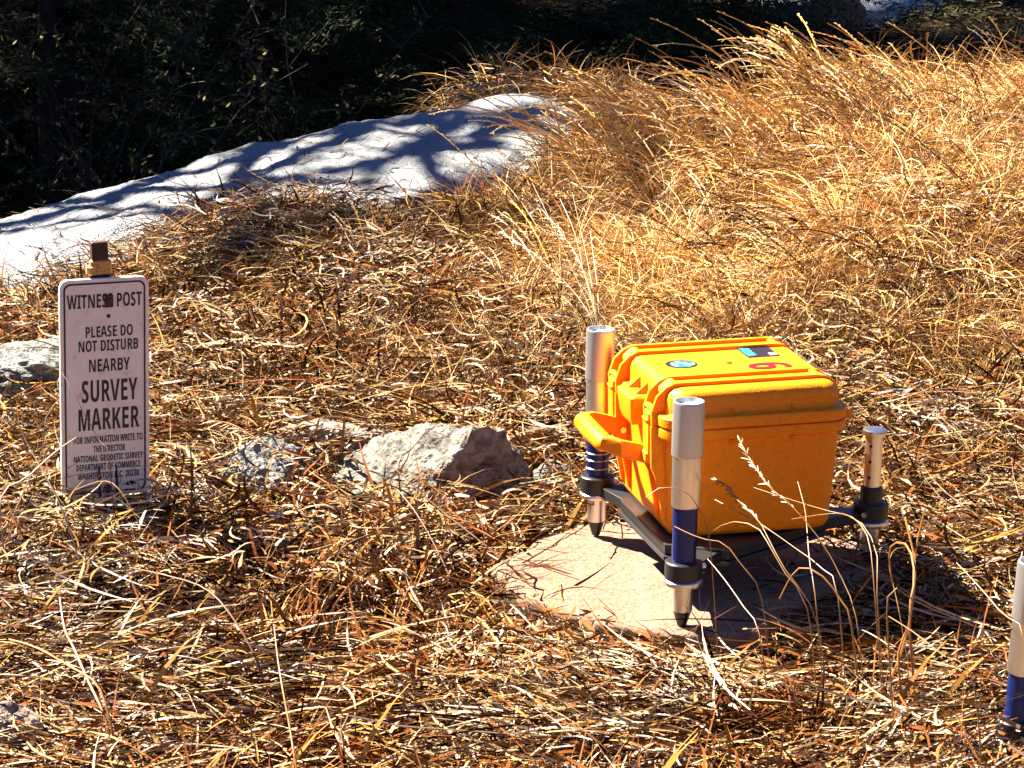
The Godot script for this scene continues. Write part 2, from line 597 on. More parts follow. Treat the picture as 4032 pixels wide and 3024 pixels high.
func make_stand(label: String) -> Node3D:
	var alu := mat(lin(0.80, 0.79, 0.76), 0.34, 1.0)
	var gray := mat(lin(0.62, 0.62, 0.62), 0.46, 1.0)
	var blue := mat(lin(0.005, 0.018, 0.12), 0.25, 0.3)
	var black := mat(lin(0.012, 0.012, 0.014), 0.42, 0.0)
	var steel := mat(lin(0.72, 0.72, 0.72), 0.28, 1.0)
	var base := Vector3(0.274, 0, -3.564)
	var t := thing("tripod_stand", label, "tripod stand", base)
	var legs := [Vector2(0.217, -3.353), Vector2(0.118, -3.723), Vector2(0.488, -3.615)]
	var local := []
	for p in legs:
		local.append(p - Vector2(base.x, base.z))
	# plate: the triangle between the legs, its corners cut off
	var poly := []
	for k in [0, 2, 1]:       # front, right, rear: counter-clockwise seen from above
		var p: Vector2 = local[k]
		var to_next: Vector2 = local[{0: 2, 2: 1, 1: 0}[k]]
		var to_last: Vector2 = local[{0: 1, 2: 0, 1: 2}[k]]
		poly.append(p + (to_last - p).normalized() * 0.088)
		poly.append(p + (to_next - p).normalized() * 0.088)
	var m := MB.new()
	m.prism(poly.map(func(p): return p * 0.95), 0.066, 0.080, 0.0012)
	obj("base_plate", m.mesh(20), black, t)
	m = MB.new()
	m.prism(poly.map(func(p): return p * 0.97), 0.058, 0.0645, 0.001)
	obj("lower_plate", m.mesh(20), mat(lin(0.05, 0.05, 0.055), 0.35, 0.5), t)
	for k in 3:
		var p: Vector2 = local[k]
		var d := -p.normalized()
		var w := Vector2(-d.y, d.x)
		var arm := [p + d * 0.02 - w * 0.013, p + d * 0.075 - w * 0.03, p + d * 0.12 - w * 0.05, p + d * 0.12 + w * 0.05, p + d * 0.075 + w * 0.03, p + d * 0.02 + w * 0.013]
		arm.reverse()
		m = MB.new()
		m.prism(arm, 0.0625, 0.0775, 0.001)
		obj("arm", m.mesh(20), black, t)
		m = MB.new()
		m.lathe([Vector2(0.0035, 0.030), Vector2(0.004, 0.031), Vector2(0.004, 0.056)], 14, Vector3(p.x * 0.42, 0, p.y * 0.42))
		obj("levelling_screw", m.mesh(), steel, t)
		m = MB.new()
		var side := Vector2(d.x, d.y).rotated(0.9 if k == 0 else -0.9) * 0.0245
		m.tube(PackedVector3Array([Vector3(p.x + side.x * 0.8, 0.0775, p.y + side.y * 0.8), Vector3(p.x + side.x * 1.25, 0.0775, p.y + side.y * 1.25)]), PackedFloat32Array([0.0038, 0.0038]), 12)
		obj("clamp_screw", m.mesh(), steel, t)
		leg(t, p, k == 2, alu, gray, blue, black, steel)
	# thin rings on the rear leg's blue tube
	for y in [0.112, 0.122, 0.100]:
		m = MB.new()
		m.lathe([Vector2(0.0157, y - 0.0012), Vector2(0.0166, y), Vector2(0.0157, y + 0.0012)], 32, Vector3(local[1].x, 0, local[1].y))
		obj("ring", m.mesh(60), steel, t)
	t.rotation.z = deg_to_rad(-0.9)
	return t

func rrect(hx: float, hz: float, r: float, y: float, n := 6) -> PackedVector3Array:
	var out := PackedVector3Array()
	for q in 4:
		var cx: float = (hx - r) * [1, -1, -1, 1][q]
		var cz: float = (hz - r) * [-1, -1, 1, 1][q]
		for k in n + 1:
			var t := PI / 2 * (q + k / float(n))
			out.append(Vector3(cx + cos(t) * r, y, cz - sin(t) * r))
	return out

func band(b: MB, outer: Array, inner: Array, z0: float, z1: float) -> void:    # a flat rib whose edge follows a line in x and y
	for i in outer.size() - 1:
		var o0: Vector2 = outer[i]
		var o1: Vector2 = outer[i + 1]
		var n0: Vector2 = inner[i]
		var n1: Vector2 = inner[i + 1]
		var f := func(p: Vector2, z: float) -> Vector3: return Vector3(p.x, p.y, z)
		b.quad(f.call(o0, z0), f.call(o0, z1), f.call(o1, z1), f.call(o1, z0))
		b.quad(f.call(n0, z1), f.call(n0, z0), f.call(n1, z0), f.call(n1, z1))
		b.quad(f.call(o0, z1), f.call(n0, z1), f.call(n1, z1), f.call(o1, z1))
		b.quad(f.call(n0, z0), f.call(o0, z0), f.call(o1, z0), f.call(n1, z0))
		if i == 0:
			b.quad(f.call(o0, z1), f.call(o0, z0), f.call(n0, z0), f.call(n0, z1))
		if i == outer.size() - 2:
			b.quad(f.call(o1, z0), f.call(o1, z1), f.call(n1, z1), f.call(n1, z0))

func words(text: String, wide: float, tall: float, mat_: Material, parent: Node, at: Vector3, bold := true, turn := Basis(), called := "lettering") -> void:
	var f := SystemFont.new()
	f.font_names = PackedStringArray(["Droid Sans"])
	f.font_weight = 700 if bold else 400
	var t := TextMesh.new()
	t.font = f
	t.text = text
	t.font_size = 64
	t.pixel_size = 0.001
	t.depth = 0.002
	t.curve_step = 1.0
	var box := t.get_aabb()
	var sx := wide / box.size.x
	var sy := tall / box.size.y
	var o := obj(called, t, mat_, parent)
	var c := box.get_center()
	o.transform = Transform3D(turn * Basis.from_scale(Vector3(sx, sy, 0.25)), at)
	o.position -= o.basis * Vector3(c.x, c.y, 0)

func build_stand_and_case() -> void:
	var stand := make_stand("tripod stand with blue and silver legs under the yellow case")
	var second: Node3D = stand.duplicate()
	for o in second.get_children():
		if String(o.name).begins_with("ring"):
			second.remove_child(o)
			o.free()
	for o in second.get_children():
		if String(o.name).begins_with("leg"):
			for part in o.get_children():
				if part.name in ["collar", "clamp_ring"]:
					part.position.y += 0.014
		else:
			o.position.y += 0.014
	second.name = numbered("tripod_stand")
	add_child(second, true)
	second.rotation = Vector3(0, deg_to_rad(-14), deg_to_rad(-3.4))
	var want := Vector3(0.589, -0.119, -3.06)
	second.position = want - Basis(Vector3.UP, deg_to_rad(-14)) * Vector3(0.118 - 0.274, 0, -3.723 + 3.564)
	second.set_meta("label", "second tripod stand, one leg of it showing at the right edge")

	var yellow := mat(lin(0.95, 0.255, 0.002), 0.42)
	yellow.metallic_specular = 0.35
	yellow.normal_enabled = true
	yellow.normal_scale = 0.25
	yellow.normal_texture = noise_tex(0.3, [], 256, 2, 61, 4.0)
	yellow.albedo_texture = noise_tex(0.02, [[0.0, Color(0.90, 0.90, 0.98)], [0.35, Color(0.97, 0.97, 1.0)], [0.6, Color.WHITE], [1.0, Color(0.94, 0.95, 1.0)]], 512, 6, 62)
	yellow.roughness_texture = noise_tex(0.03, [[0.0, Color(0.85, 0.85, 0.85)], [1.0, Color(1, 1, 1)]], 256, 5, 63)
	yellow.roughness = 0.5
	triplanar(yellow, 6.0)
	var black := mat(lin(0.012, 0.012, 0.013), 0.35)
	var steel := mat(lin(0.7, 0.7, 0.7), 0.3, 1.0)
	var k := thing("equipment_case", "yellow hard plastic equipment case with fold-out handle on a tripod stand", "equipment case", Vector3(0.288, 0.0805, -3.608), deg_to_rad(13.5))
	k.scale = Vector3(1.035, 1.045, 1.035)
	# body
	var b := MB.new()
	b.loft([rrect(0.099, 0.112, 0.018, 0.0), rrect(0.105, 0.118, 0.022, 0.003), rrect(0.1085, 0.1215, 0.024, 0.010), rrect(0.116, 0.131, 0.026, 0.128), rrect(0.117, 0.132, 0.026, 0.1305),
		rrect(0.122, 0.137, 0.028, 0.132), rrect(0.1235, 0.1385, 0.029, 0.134), rrect(0.1235, 0.1385, 0.029, 0.1435), rrect(0.1225, 0.1375, 0.028, 0.145)])
	var body := obj("body", b.mesh(38), yellow, k)
	# lid
	b = MB.new()
	b.loft([rrect(0.119, 0.134, 0.026, 0.1445), rrect(0.119, 0.134, 0.026, 0.147), rrect(0.1225, 0.1375, 0.029, 0.147), rrect(0.124, 0.139, 0.030, 0.1485), rrect(0.124, 0.139, 0.030, 0.159), rrect(0.1225, 0.1375, 0.029, 0.161),
		rrect(0.1165, 0.1315, 0.026, 0.1615), rrect(0.1145, 0.1295, 0.026, 0.163), rrect(0.113, 0.128, 0.026, 0.180), rrect(0.110, 0.1255, 0.025, 0.187), rrect(0.1045, 0.120, 0.024, 0.192), rrect(0.098, 0.1135, 0.022, 0.194)])
	var lid := obj("lid", b.mesh(38), yellow, k)
	# ribs across the lid and down the front, two beside each latch
	var top_out := [Vector2(-0.130, 0.146), Vector2(-0.131, 0.162), Vector2(-0.124, 0.182), Vector2(-0.112, 0.1935), Vector2(-0.100, 0.1985), Vector2(0.088, 0.1985), Vector2(0.100, 0.1965), Vector2(0.113, 0.188), Vector2(0.121, 0.165)]
	var top_in := [Vector2(-0.116, 0.146), Vector2(-0.116, 0.162), Vector2(-0.110, 0.178), Vector2(-0.104, 0.186), Vector2(-0.096, 0.191), Vector2(0.086, 0.191), Vector2(0.094, 0.189), Vector2(0.104, 0.182), Vector2(0.111, 0.165)]
	for s in [-1.0, 1.0]:
		for e in [-1.0, 1.0]:
			var z: float = 0.083 * s + 0.0165 * e
			b = MB.new()
			band(b, top_out, top_in, z - 0.0028, z + 0.0028)
			obj("rib", b.mesh(30), yellow, lid)
			b = MB.new()
			band(b, [Vector2(-0.1045, 0.010), Vector2(-0.1125, 0.016), Vector2(-0.1150, 0.030), Vector2(-0.1245, 0.078), Vector2(-0.130, 0.090), Vector2(-0.131, 0.1445)], [Vector2(-0.101, 0.010), Vector2(-0.104, 0.016), Vector2(-0.105, 0.030), Vector2(-0.108, 0.078), Vector2(-0.109, 0.090), Vector2(-0.112, 0.1445)], z - 0.0026, z + 0.0026)
			obj("rib", b.mesh(30), yellow, body)
		# raised pad between the two ribs on the shoulder and the channel's end on the hinge side
		b = MB.new()
		b.loft([rrect(0.012, 0.0135, 0.005, -0.004), rrect(0.012, 0.0135, 0.005, 0.002), rrect(0.009, 0.0115, 0.004, 0.0055)])
		var pad := obj("shoulder_pad", b.mesh(40), yellow, lid, Vector3(-0.1035, 0.1885, 0.083 * s))
		pad.rotation.z = deg_to_rad(38)
		b = MB.new()
		b.box(Vector3.ZERO, Vector3(0.010, 0.005, 0.027), 0.0015)
		var stop := obj("channel_end", b.mesh(), yellow, lid, Vector3(0.091, 0.195, 0.083 * s))
		stop.rotation.z = deg_to_rad(-6)
		# latch
		b = MB.new()
		b.box(Vector3(-0.1285, 0.128, 0.083 * s), Vector3(0.008, 0.066, 0.026), 0.002)
		b.box(Vector3(-0.1315, 0.102, 0.083 * s), Vector3(0.007, 0.014, 0.022), 0.002)
		b.box(Vector3(-0.1325, 0.150, 0.083 * s), Vector3(0.005, 0.004, 0.022), 0.001)
		var latch := obj("latch", b.mesh(), yellow, k)
		b = MB.new()
		b.tube(PackedVector3Array([Vector3(-0.126, 0.1645, 0.083 * s - 0.0135), Vector3(-0.126, 0.1645, 0.083 * s + 0.0135)]), PackedFloat32Array([0.0042, 0.0042]), 14)
		obj("latch_bar", b.mesh(), yellow, latch)
		# hinge knuckle behind the lid
		b = MB.new()
		b.tube(PackedVector3Array([Vector3(0.127, 0.147, 0.083 * s - 0.03), Vector3(0.127, 0.147, 0.083 * s + 0.03)]), PackedFloat32Array([0.0055, 0.0055]), 14)
		obj("hinge", b.mesh(), yellow, k)
	# hasp block in the middle of the lid's front
	b = MB.new()
	b.loft([rrect(0.007, 0.025, 0.003, 0.128), rrect(0.0095, 0.029, 0.004, 0.136), rrect(0.012, 0.034, 0.004, 0.158), rrect(0.012, 0.034, 0.004, 0.164), rrect(0.008, 0.031, 0.003, 0.1665)])
	obj("lid_lip", b.mesh(38), yellow, lid, Vector3(-0.128, 0, 0.006))
	for e in [-1.0, 1.0]:
		var zz: float = 0.006 + 0.017 * e
		b = MB.new()
		b.loft([PackedVector3Array([Vector3(-0.131, 0.166, zz - 0.002), Vector3(-0.131, 0.166, zz + 0.002), Vector3(-0.1115, 0.166, zz + 0.003), Vector3(-0.1115, 0.166, zz - 0.003)]), PackedVector3Array([Vector3(-0.1135, 0.180, zz - 0.001), Vector3(-0.1135, 0.180, zz + 0.001), Vector3(-0.1115, 0.180, zz + 0.001), Vector3(-0.1115, 0.180, zz - 0.001)])])
		obj("gusset", b.mesh(20), yellow, lid)
	# gussets and small knobs along the near and far ends
	for s in [-1.0, 1.0]:
		for x in [-0.035, 0.045]:
			b = MB.new()
			var z1: float = 0.1375 * s
			var z0: float = 0.128 * s
			b.tri(Vector3(x - 0.002, 0.161, z0), Vector3(x, 0.161, z1), Vector3(x, 0.174, z0))
			b.tri(Vector3(x, 0.161, z1), Vector3(x + 0.002, 0.161, z0), Vector3(x, 0.174, z0))
			obj("gusset", b.mesh(20), yellow, lid)
			b = MB.new()
			b.tri(Vector3(x - 0.004, 0.131, 0.137 * s), Vector3(x, 0.123, 0.130 * s), Vector3(x + 0.004, 0.131, 0.137 * s))
			b.tri(Vector3(x - 0.004, 0.131, 0.130 * s), Vector3(x, 0.122, 0.130 * s), Vector3(x - 0.004, 0.131, 0.137 * s))
			b.tri(Vector3(x + 0.004, 0.131, 0.137 * s), Vector3(x, 0.122, 0.130 * s), Vector3(x + 0.004, 0.131, 0.130 * s))
			obj("gusset", b.mesh(20), yellow, body)
	# handle, swung out level
	b = MB.new()
	var path := PackedVector3Array([Vector3(-0.176, 0.112, -0.055), Vector3(-0.178, 0.1125, -0.052), Vector3(-0.179, 0.1125, 0.0), Vector3(-0.178, 0.1125, 0.048), Vector3(-0.176, 0.112, 0.051)])
	b.tube(path, PackedFloat32Array([0.0105, 0.0125, 0.0130, 0.0125, 0.0105]), 18)
	var grip := obj("handle", b.mesh(50), yellow, k)
	for s in [-1.0, 1.0]:
		b = MB.new()
		var z: float = 0.066 * s
		var arm := [Vector3(-0.182, 0.112, 0.047 * s), Vector3(-0.172, 0.112, 0.056 * s), Vector3(-0.160, 0.109, 0.069 * s), Vector3(-0.138, 0.103, 0.068 * s), Vector3(-0.118, 0.096, 0.066 * s)]
		var rr := []
		for i in arm.size():
			var hh := [0.008, 0.0105, 0.011, 0.0115, 0.012][i] as float
			var d: Vector3 = (arm[mini(i + 1, 4)] - arm[maxi(i - 1, 0)]).normalized()
			var side := d.cross(Vector3.UP).normalized()
			var ring := PackedVector3Array()
			for q in [[-1, -0.7], [-0.6, -1], [0.6, -1], [1, -0.7], [1, 0.7], [0.6, 1], [-0.6, 1], [-1, 0.7]]:
				ring.append(arm[i] + side * (q[0] * 0.006) + Vector3.UP * (q[1] * hh))
			rr.append(ring)
		b.loft(rr)
		obj("handle_arm", b.mesh(38), yellow, grip)
		b = MB.new()
		b.tube(PackedVector3Array([Vector3(-0.122, 0.096, z - 0.010), Vector3(-0.122, 0.096, z + 0.010)]), PackedFloat32Array([0.004, 0.004]), 12)
		obj("pivot_pin", b.mesh(), steel, grip)
	# stickers and marks on the lid
	var flat := Basis(Vector3(0, 0, -1), Vector3(1, 0, 0), Vector3(0, 1, 0))    # text up runs towards the hinge: x of text -> far to near
	flat = Basis(Vector3(0, 0, 1), Vector3(1, 0, 0), Vector3(0, 1, 0))
	b = MB.new()
	b.lathe([Vector2(0.0208, 0.1935), Vector2(0.0208, 0.1946), Vector2(0.020, 0.1948)], 40, Vector3(-0.060, 0, -0.004))
	var round_ := obj("round_sticker", b.mesh(), black, lid)
	round_.set_meta("label", "round dark-rimmed sticker with a pale blue centre")
	var print_ := mat(Color.WHITE, 0.4)
	print_.albedo_texture = noise_tex(0.012, [[0.0, lin(0.006, 0.07, 0.10)], [0.45, lin(0.02, 0.15, 0.21)], [0.6, lin(0.12, 0.27, 0.32)], [1.0, lin(0.22, 0.32, 0.34)]], 256, 3, 71)
	triplanar(print_, 22.0)
	b = MB.new()
	b.lathe([Vector2(0.0165, 0.1947), Vector2(0.0165, 0.1951), Vector2(0.016, 0.1952)], 40, Vector3(-0.059, 0, -0.002))
	obj("sticker_print", b.mesh(), print_, round_)
	b = MB.new()
	b.box(Vector3(0.056, 0.1944, -0.046), Vector3(0.044, 0.0012, 0.062), 0.0003)
	var lab := obj("black_label", b.mesh(), mat(lin(0.018, 0.014, 0.022), 0.3), lid)
	lab.set_meta("label", "black label with light blue letters along one edge")
	words("GAMA", 0.052, 0.013, mat(lin(0.05, 0.50, 0.85), 0.4), lab, Vector3(0.0425, 0.1952, -0.046), true, flat)
	b = MB.new()
	b.box(Vector3(0.071, 0.1952, -0.025), Vector3(0.009, 0.0006, 0.012), 0.0002)
	obj("emblem", b.mesh(), mat(lin(0.55, 0.60, 0.72), 0.4), lab)
	words("6", 0.030, 0.056, mat(lin(0.40, 0.003, 0.004), 0.4), lid, Vector3(0.048, 0.1946, 0.030), true, flat, "red_number")
	b = MB.new()
	b.lathe([Vector2(0.004, 0.1935), Vector2(0.004, 0.1955), Vector2(0.003, 0.196)], 16, Vector3(0.002, 0, 0.004))
	obj("valve_screw", b.mesh(), mat(lin(0.30, 0.06, 0.01), 0.4), lid)


# ================================================================ sign
func build_sign() -> void:
	var w := 0.127
	var h := 0.319
	var at := on_land(-0.574, -3.785)
	var t := thing("witness_post", "beige survey marker sign reading WITNESS POST on a rusty post", "sign", at, deg_to_rad(21.5))
	var low := 0.040 - at.y
	var rust := mat(Color.WHITE, 0.85)
	rust.albedo_texture = noise_tex(0.05, [[0.0, lin(0.02, 0.010, 0.007)], [0.5, lin(0.07, 0.028, 0.014)], [1.0, lin(0.16, 0.06, 0.022)]], 256, 4, 81)
	triplanar(rust, 12)
	var b := MB.new()
	# channel section of the post
	for seg in [[-0.08, 0.362 - at.y, 0]]:
		b.box(Vector3(0.0, (seg[0] + seg[1]) / 2, -0.012), Vector3(0.022, seg[1] - seg[0], 0.004), 0.0006)
		b.box(Vector3(-0.0125, (seg[0] + seg[1]) / 2, -0.0085), Vector3(0.004, seg[1] - seg[0], 0.011), 0.0006)
		b.box(Vector3(0.0125, (seg[0] + seg[1]) / 2, -0.0085), Vector3(0.004, seg[1] - seg[0], 0.011), 0.0006)
	var post := obj("post", b.mesh(), rust, t)
	var old := mat(Color.WHITE, 0.8)
	old.albedo_texture = noise_tex(0.05, [[0.0, lin(0.12, 0.05, 0.012)], [0.35, lin(0.45, 0.23, 0.06)], [1.0, lin(0.62, 0.42, 0.16)]], 256, 4, 83)
	triplanar(old, 14)
	b = MB.new()
	b.box(Vector3(0.002, 0.373 - at.y, -0.010), Vector3(0.030, 0.022, 0.015), 0.0025)
	b.box(Vector3(-0.013, 0.370 - at.y, -0.006), Vector3(0.012, 0.016, 0.014), 0.004)
	obj("painted_band", b.mesh(), old, post)
	b = MB.new()
	b.box(Vector3(0.001, 0.3965 - at.y, -0.010), Vector3(0.023, 0.026, 0.014), 0.0012)
	obj("post_top", b.mesh(), mat(lin(0.035, 0.012, 0.008), 0.7), post)
	# plate
	var tilt := Node3D.new()
	var face := mat(Color.WHITE, 0.55)
	face.albedo_texture = noise_tex(0.02, [[0.0, lin(0.50, 0.44, 0.35)], [0.3, lin(0.72, 0.69, 0.60)], [1.0, lin(0.78, 0.76, 0.67)]], 512, 5, 85)
	triplanar(face, 3.0)
	var border := mat(lin(0.014, 0.013, 0.018), 0.55)
	var sheet := func(hw: float, hh: float, r: float, z: float, dz: float) -> ArrayMesh:
		var q := MB.new()
		var rings := []
		for s in [[-dz, 0.0006], [-dz + 0.0006, 0.0], [-0.0006, 0.0], [0.0, 0.0006]]:
			var ring := PackedVector3Array()
			for p in rrect(hw - s[1], hh - s[1], r, 0.0, 8):
				ring.append(Vector3(p.x, -p.z, z + s[0]))
			rings.append(ring)
		q.loft(rings)
		return q.mesh(30)
	tilt.free()
	var plate := obj("sign_plate", sheet.call(w / 2, h / 2, 0.013, 0.0, 0.007), face, t, Vector3(0, low + h / 2, 0))
	plate.rotation = Vector3(deg_to_rad(1.5), 0, deg_to_rad(-1.4))
	# a border line: a frame of four straight pieces and four corner arcs in one strip
	b = MB.new()
	var o_ := rrect(w / 2 - 0.0052, h / 2 - 0.0052, 0.010, 0.0, 8)
	var i_ := rrect(w / 2 - 0.0078, h / 2 - 0.0078, 0.008, 0.0, 8)
	for k in o_.size():
		var k2 := (k + 1) % o_.size()
		var lift := 0.0004
		var oa := Vector3(o_[k].x, -o_[k].z, lift)
		var ob := Vector3(o_[k2].x, -o_[k2].z, lift)
		var ia := Vector3(i_[k].x, -i_[k].z, lift)
		var ib := Vector3(i_[k2].x, -i_[k2].z, lift)
		b.quad(oa, ob, ib, ia)
	obj("border_line", b.mesh(20), border, plate)
	for l in [["WITNESS POST", 0.099, 0.064, 0.84, 0.0, true], ["PLEASE DO", 0.239, 0.051, 0.53, 0.05, true], ["NOT DISTURB", 0.303, 0.051, 0.67, 0.04, true], ["NEARBY", 0.392, 0.058, 0.46, 0.05, true],
			["SURVEY", 0.510, 0.102, 0.63, 0.05, true], ["MARKER", 0.639, 0.100, 0.69, 0.04, true], ["FOR INFORMATION WRITE TO", 0.733, 0.032, 0.78, 0.03, true], ["THE DIRECTOR", 0.778, 0.030, 0.36, 0.04, true],
			["NATIONAL GEODETIC SURVEY", 0.820, 0.030, 0.79, 0.03, true], ["DEPARTMENT OF COMMERCE", 0.860, 0.030, 0.73, 0.03, true], ["WASHINGTON D.C. 20230", 0.902, 0.030, 0.70, 0.03, true]]:
		words(l[0], w * l[3], h * l[2], border, plate, Vector3(w * l[4], h * (0.5 - l[1]), 0.0003), l[5])
	# bolts and holes
	b = MB.new()
	b.box(Vector3(0.006, h * (0.5 - 0.102), 0.0015), Vector3(0.012, 0.018, 0.004), 0.001)
	b.box(Vector3(0.0075, h * (0.5 - 0.098), 0.0042), Vector3(0.006, 0.008, 0.003), 0.001, Basis(Vector3.BACK, 0.4))
	obj("top_bolt", b.mesh(), rust, plate)
	var disc := func(r: float, x: float, y: float, z: float) -> ArrayMesh:
		var q := MB.new()
		q.tube(PackedVector3Array([Vector3(x, y, -0.001), Vector3(x, y, z)]), PackedFloat32Array([r, r * 0.9]), 18)
		return q.mesh()
	obj("bolt_hole", disc.call(0.0032, 0.0055, h * (0.5 - 0.170), 0.0005), border, plate)
	obj("bottom_bolt", disc.call(0.0065, 0.002, h * (0.5 - 0.966), 0.004), rust, plate)


# ================================================================ forest behind
func frond_mesh(sd: int) -> ArrayMesh:
	var r := RandomNumberGenerator.new()
	r.seed = sd
	var b := MB.new()
	var twig := func(from: Vector3, dir: Vector3, long: float, depth: int, again: Callable) -> void:
		var n := int(long / 0.016)
		var side := dir.cross(Vector3.UP).normalized()
		b.col = Color(0.05, 0.03, 0.018)
		b.tri(from - side * 0.003, from + side * 0.003, from + dir * long)
		for i in n:
			var t := (i + r.randf()) / n
			var p := from + dir * long * t - Vector3.UP * 0.02 * t * t
			for s in [-1.0, 1.0]:
				var nd: Vector3 = (dir * 0.6 + side * s + Vector3.UP * r.randf_range(-0.5, 0.5)).normalized()
				var len := r.randf_range(0.022, 0.036)
				var g := r.randf_range(0.7, 1.3)
				b.col = Color(0.016 * g, 0.034 * g, 0.012 * g)
				var wv := nd.cross(Vector3(r.randf_range(-1, 1), 1, r.randf_range(-1, 1))).normalized() * 0.004
				b.tri(p - wv, p + wv, p + nd * len)
			if depth > 0 and i % 4 == 1:
				for s in [-1.0, 1.0]:
					again.call(p, (dir + side * s * 0.95 + Vector3.UP * r.randf_range(-0.25, 0.05)).normalized(), long * (0.62 - 0.45 * t), depth - 1, again)
	twig.call(Vector3.ZERO, Vector3.BACK, 0.5, 1, twig)
	return b.mesh(0)

func build_forest() -> void:
	var bark := mat(Color.WHITE, 0.95)
	bark.albedo_texture = noise_tex(0.03, [[0.0, lin(0.010, 0.007, 0.005)], [1.0, lin(0.04, 0.028, 0.02)]], 256, 4, 91)
	triplanar(bark, 3.0)
	var needles := blade_mat(0.6, 0.15)
	var fronds := [frond_mesh(1), frond_mesh(2), frond_mesh(3)]
	var trees := [
		# x, z, height, clear stem, reach, boughs, label
		[-5.0, -9.6, 5.6, 0.9, 1.25, 340, "dark fir nearest the left edge behind the snow, boughs sweeping low"],
		[-5.4, -10.9, 6.6, 0.6, 1.5, 480, "broad dark fir far left in the forest, outermost of the front row"],
		[-1.75, -10.6, 5.8, 0.7, 1.35, 400, "dark fir behind the middle of the snow patch"],
		[-0.15, -11.3, 6.2, 1.3, 1.4, 420, "dark fir behind the right end of the snow patch"],
		[0.7, -12.6, 6.0, 1.6, 1.0, 330, "thin dark fir behind the crest of the mound"],
		[-3.6, -12.4, 9.0, 1.0, 1.7, 520, "tall fir in the second row behind the left half of the snow"],
		[-6.9, -12.8, 9.0, 1.2, 1.8, 520, "tall fir in the second row far to the left"],
		[-2.7, -13.8, 9.5, 1.3, 1.6, 560, "tallest fir in the deep shade behind the middle of the snow"],
		[-5.2, -15.2, 11.0, 1.6, 2.0, 600, "very tall fir in the last row on the left"],
		[-8.7, -11.2, 8.0, 0.8, 1.8, 480, "fir at the far left end of the front row"],
		[-4.3, -17.6, 11.0, 1.8, 1.9, 560, "very tall fir in the last row behind the snow"],
		[-1.1, -13.6, 5.0, 0.5, 1.3, 380, "short dense fir in the deep shade behind the right end of the snow"],
		[-0.2, -17.0, 10.0, 2.0, 1.7, 480, "tall fir in the last row behind the mound"],
	]
	for t in trees:
		fir(t[0], t[1], t[2], t[3], t[4], t[5], t[6], bark, needles, fronds)
	# two young firs with hanging boughs in view at the left, and sparse saplings whose shade stripes the snow
	fir(-1.45, -8.6, 1.9, 0.05, 0.75, 150, "young green fir with low boughs at the upper left corner", bark, needles, fronds)
	fir(-0.75, -9.2, 1.7, 0.1, 0.6, 110, "young fir in deep shade, right of the greener one at the upper left", bark, needles, fronds)
	fir(-1.98, -7.0, 1.9, 0.4, 0.55, 60, "small fir sapling at the left end of the snow", bark, needles, fronds)
	bare_tree(-3.25, -7.45, 4.8, 1.6, "leafless tree with long level limbs left of the snow", bark)
	bare_tree(-3.05, -8.55, 5.6, 2.8, "taller leafless tree behind the left end of the snow", bark)
	bare_tree(-2.45, -7.9, 4.2, 1.4, "slim leafless tree between the fir sapling and the dark firs", bark)
	fir(-1.95, -9.8, 2.1, 0.0, 1.05, 230, "thick young fir at the left edge, between the leafy brush and the dark firs", bark, needles, fronds)
	fir(-0.2, -9.3, 1.5, 0.0, 0.8, 170, "low thick fir behind the right half of the snow", bark, needles, fronds)
	fir(0.75, -9.6, 1.1, 0.0, 0.8, 140, "low spreading fir behind the crest of the mound", bark, needles, fronds)
	brush(-1.20, -8.0, 0.85, 9, 180, "leafy brush at the left edge behind the snow, flecked with sun")
	brush(-0.62, -8.5, 0.75, 8, 170, "thin brush flecked with sun behind the snow, above the sign's right side")
	brush(-1.75, -9.0, 0.9, 9, 160, "taller brush in the upper left corner behind the leafy brush")
	brush(0.05, -9.6, 0.45, 6, 130, "sparse brush in the dark behind the middle of the snow")
	brush(0.95, -9.4, 0.75, 8, 300, "brown brush behind the crest of the mound")
	brush(1.75, -9.0, 0.95, 10, 380, "grey brown brush at the upper right behind the mound")
	brush(-0.05, -12.2, 0.5, 7, 260, "far brush with tan leaves at the top of the picture")
	# fallen twigs and leaves in the shade
	var b := MB.new()
	var r := RandomNumberGenerator.new()
	r.seed = 44
	for i in 26:
		var p := Vector3(r.randf_range(-0.12, 0.12), r.randf_range(0.0, 0.05), r.randf_range(-0.12, 0.12))
		var d := Vector3(r.randf_range(-1, 1), r.randf_range(-0.3, 0.5), r.randf_range(-1, 1)).normalized()
		var s := d.cross(Vector3(r.randf_range(-1, 1), 1, r.randf_range(-1, 1))).normalized()
		var g := r.randf_range(0.5, 1.1)
		b.col = Color(0.16 * g, 0.12 * g, 0.07 * g) if i % 3 else Color(0.08 * g, 0.1 * g, 0.03 * g)
		var l := r.randf_range(0.015, 0.05)
		var wd := r.randf_range(0.002, 0.007)
		b.quad(p - d * l, p + s * wd, p + d * l, p - s * wd)
	var places := []
	var tints := []
	for i in 2400:
		var z := -r.randf_range(7.3, 15.0)
		var x := r.randf_range(-2.2, 2.4)
		places.append(Transform3D(Basis(Vector3.UP, r.randf() * TAU).scaled(Vector3.ONE * r.randf_range(0.5, 1.2)), on_land(x, z)))
		var g := r.randf_range(0.5, 1.0)
		tints.append(Color(g, g, g * r.randf_range(0.8, 1.1)))
	var o := scatter("forest_litter", b.mesh(0), blade_mat(0.7, 0.2), places, tints)
	tag(o, "fallen leaves and twigs flecking the dark forest floor", "leaf litter")

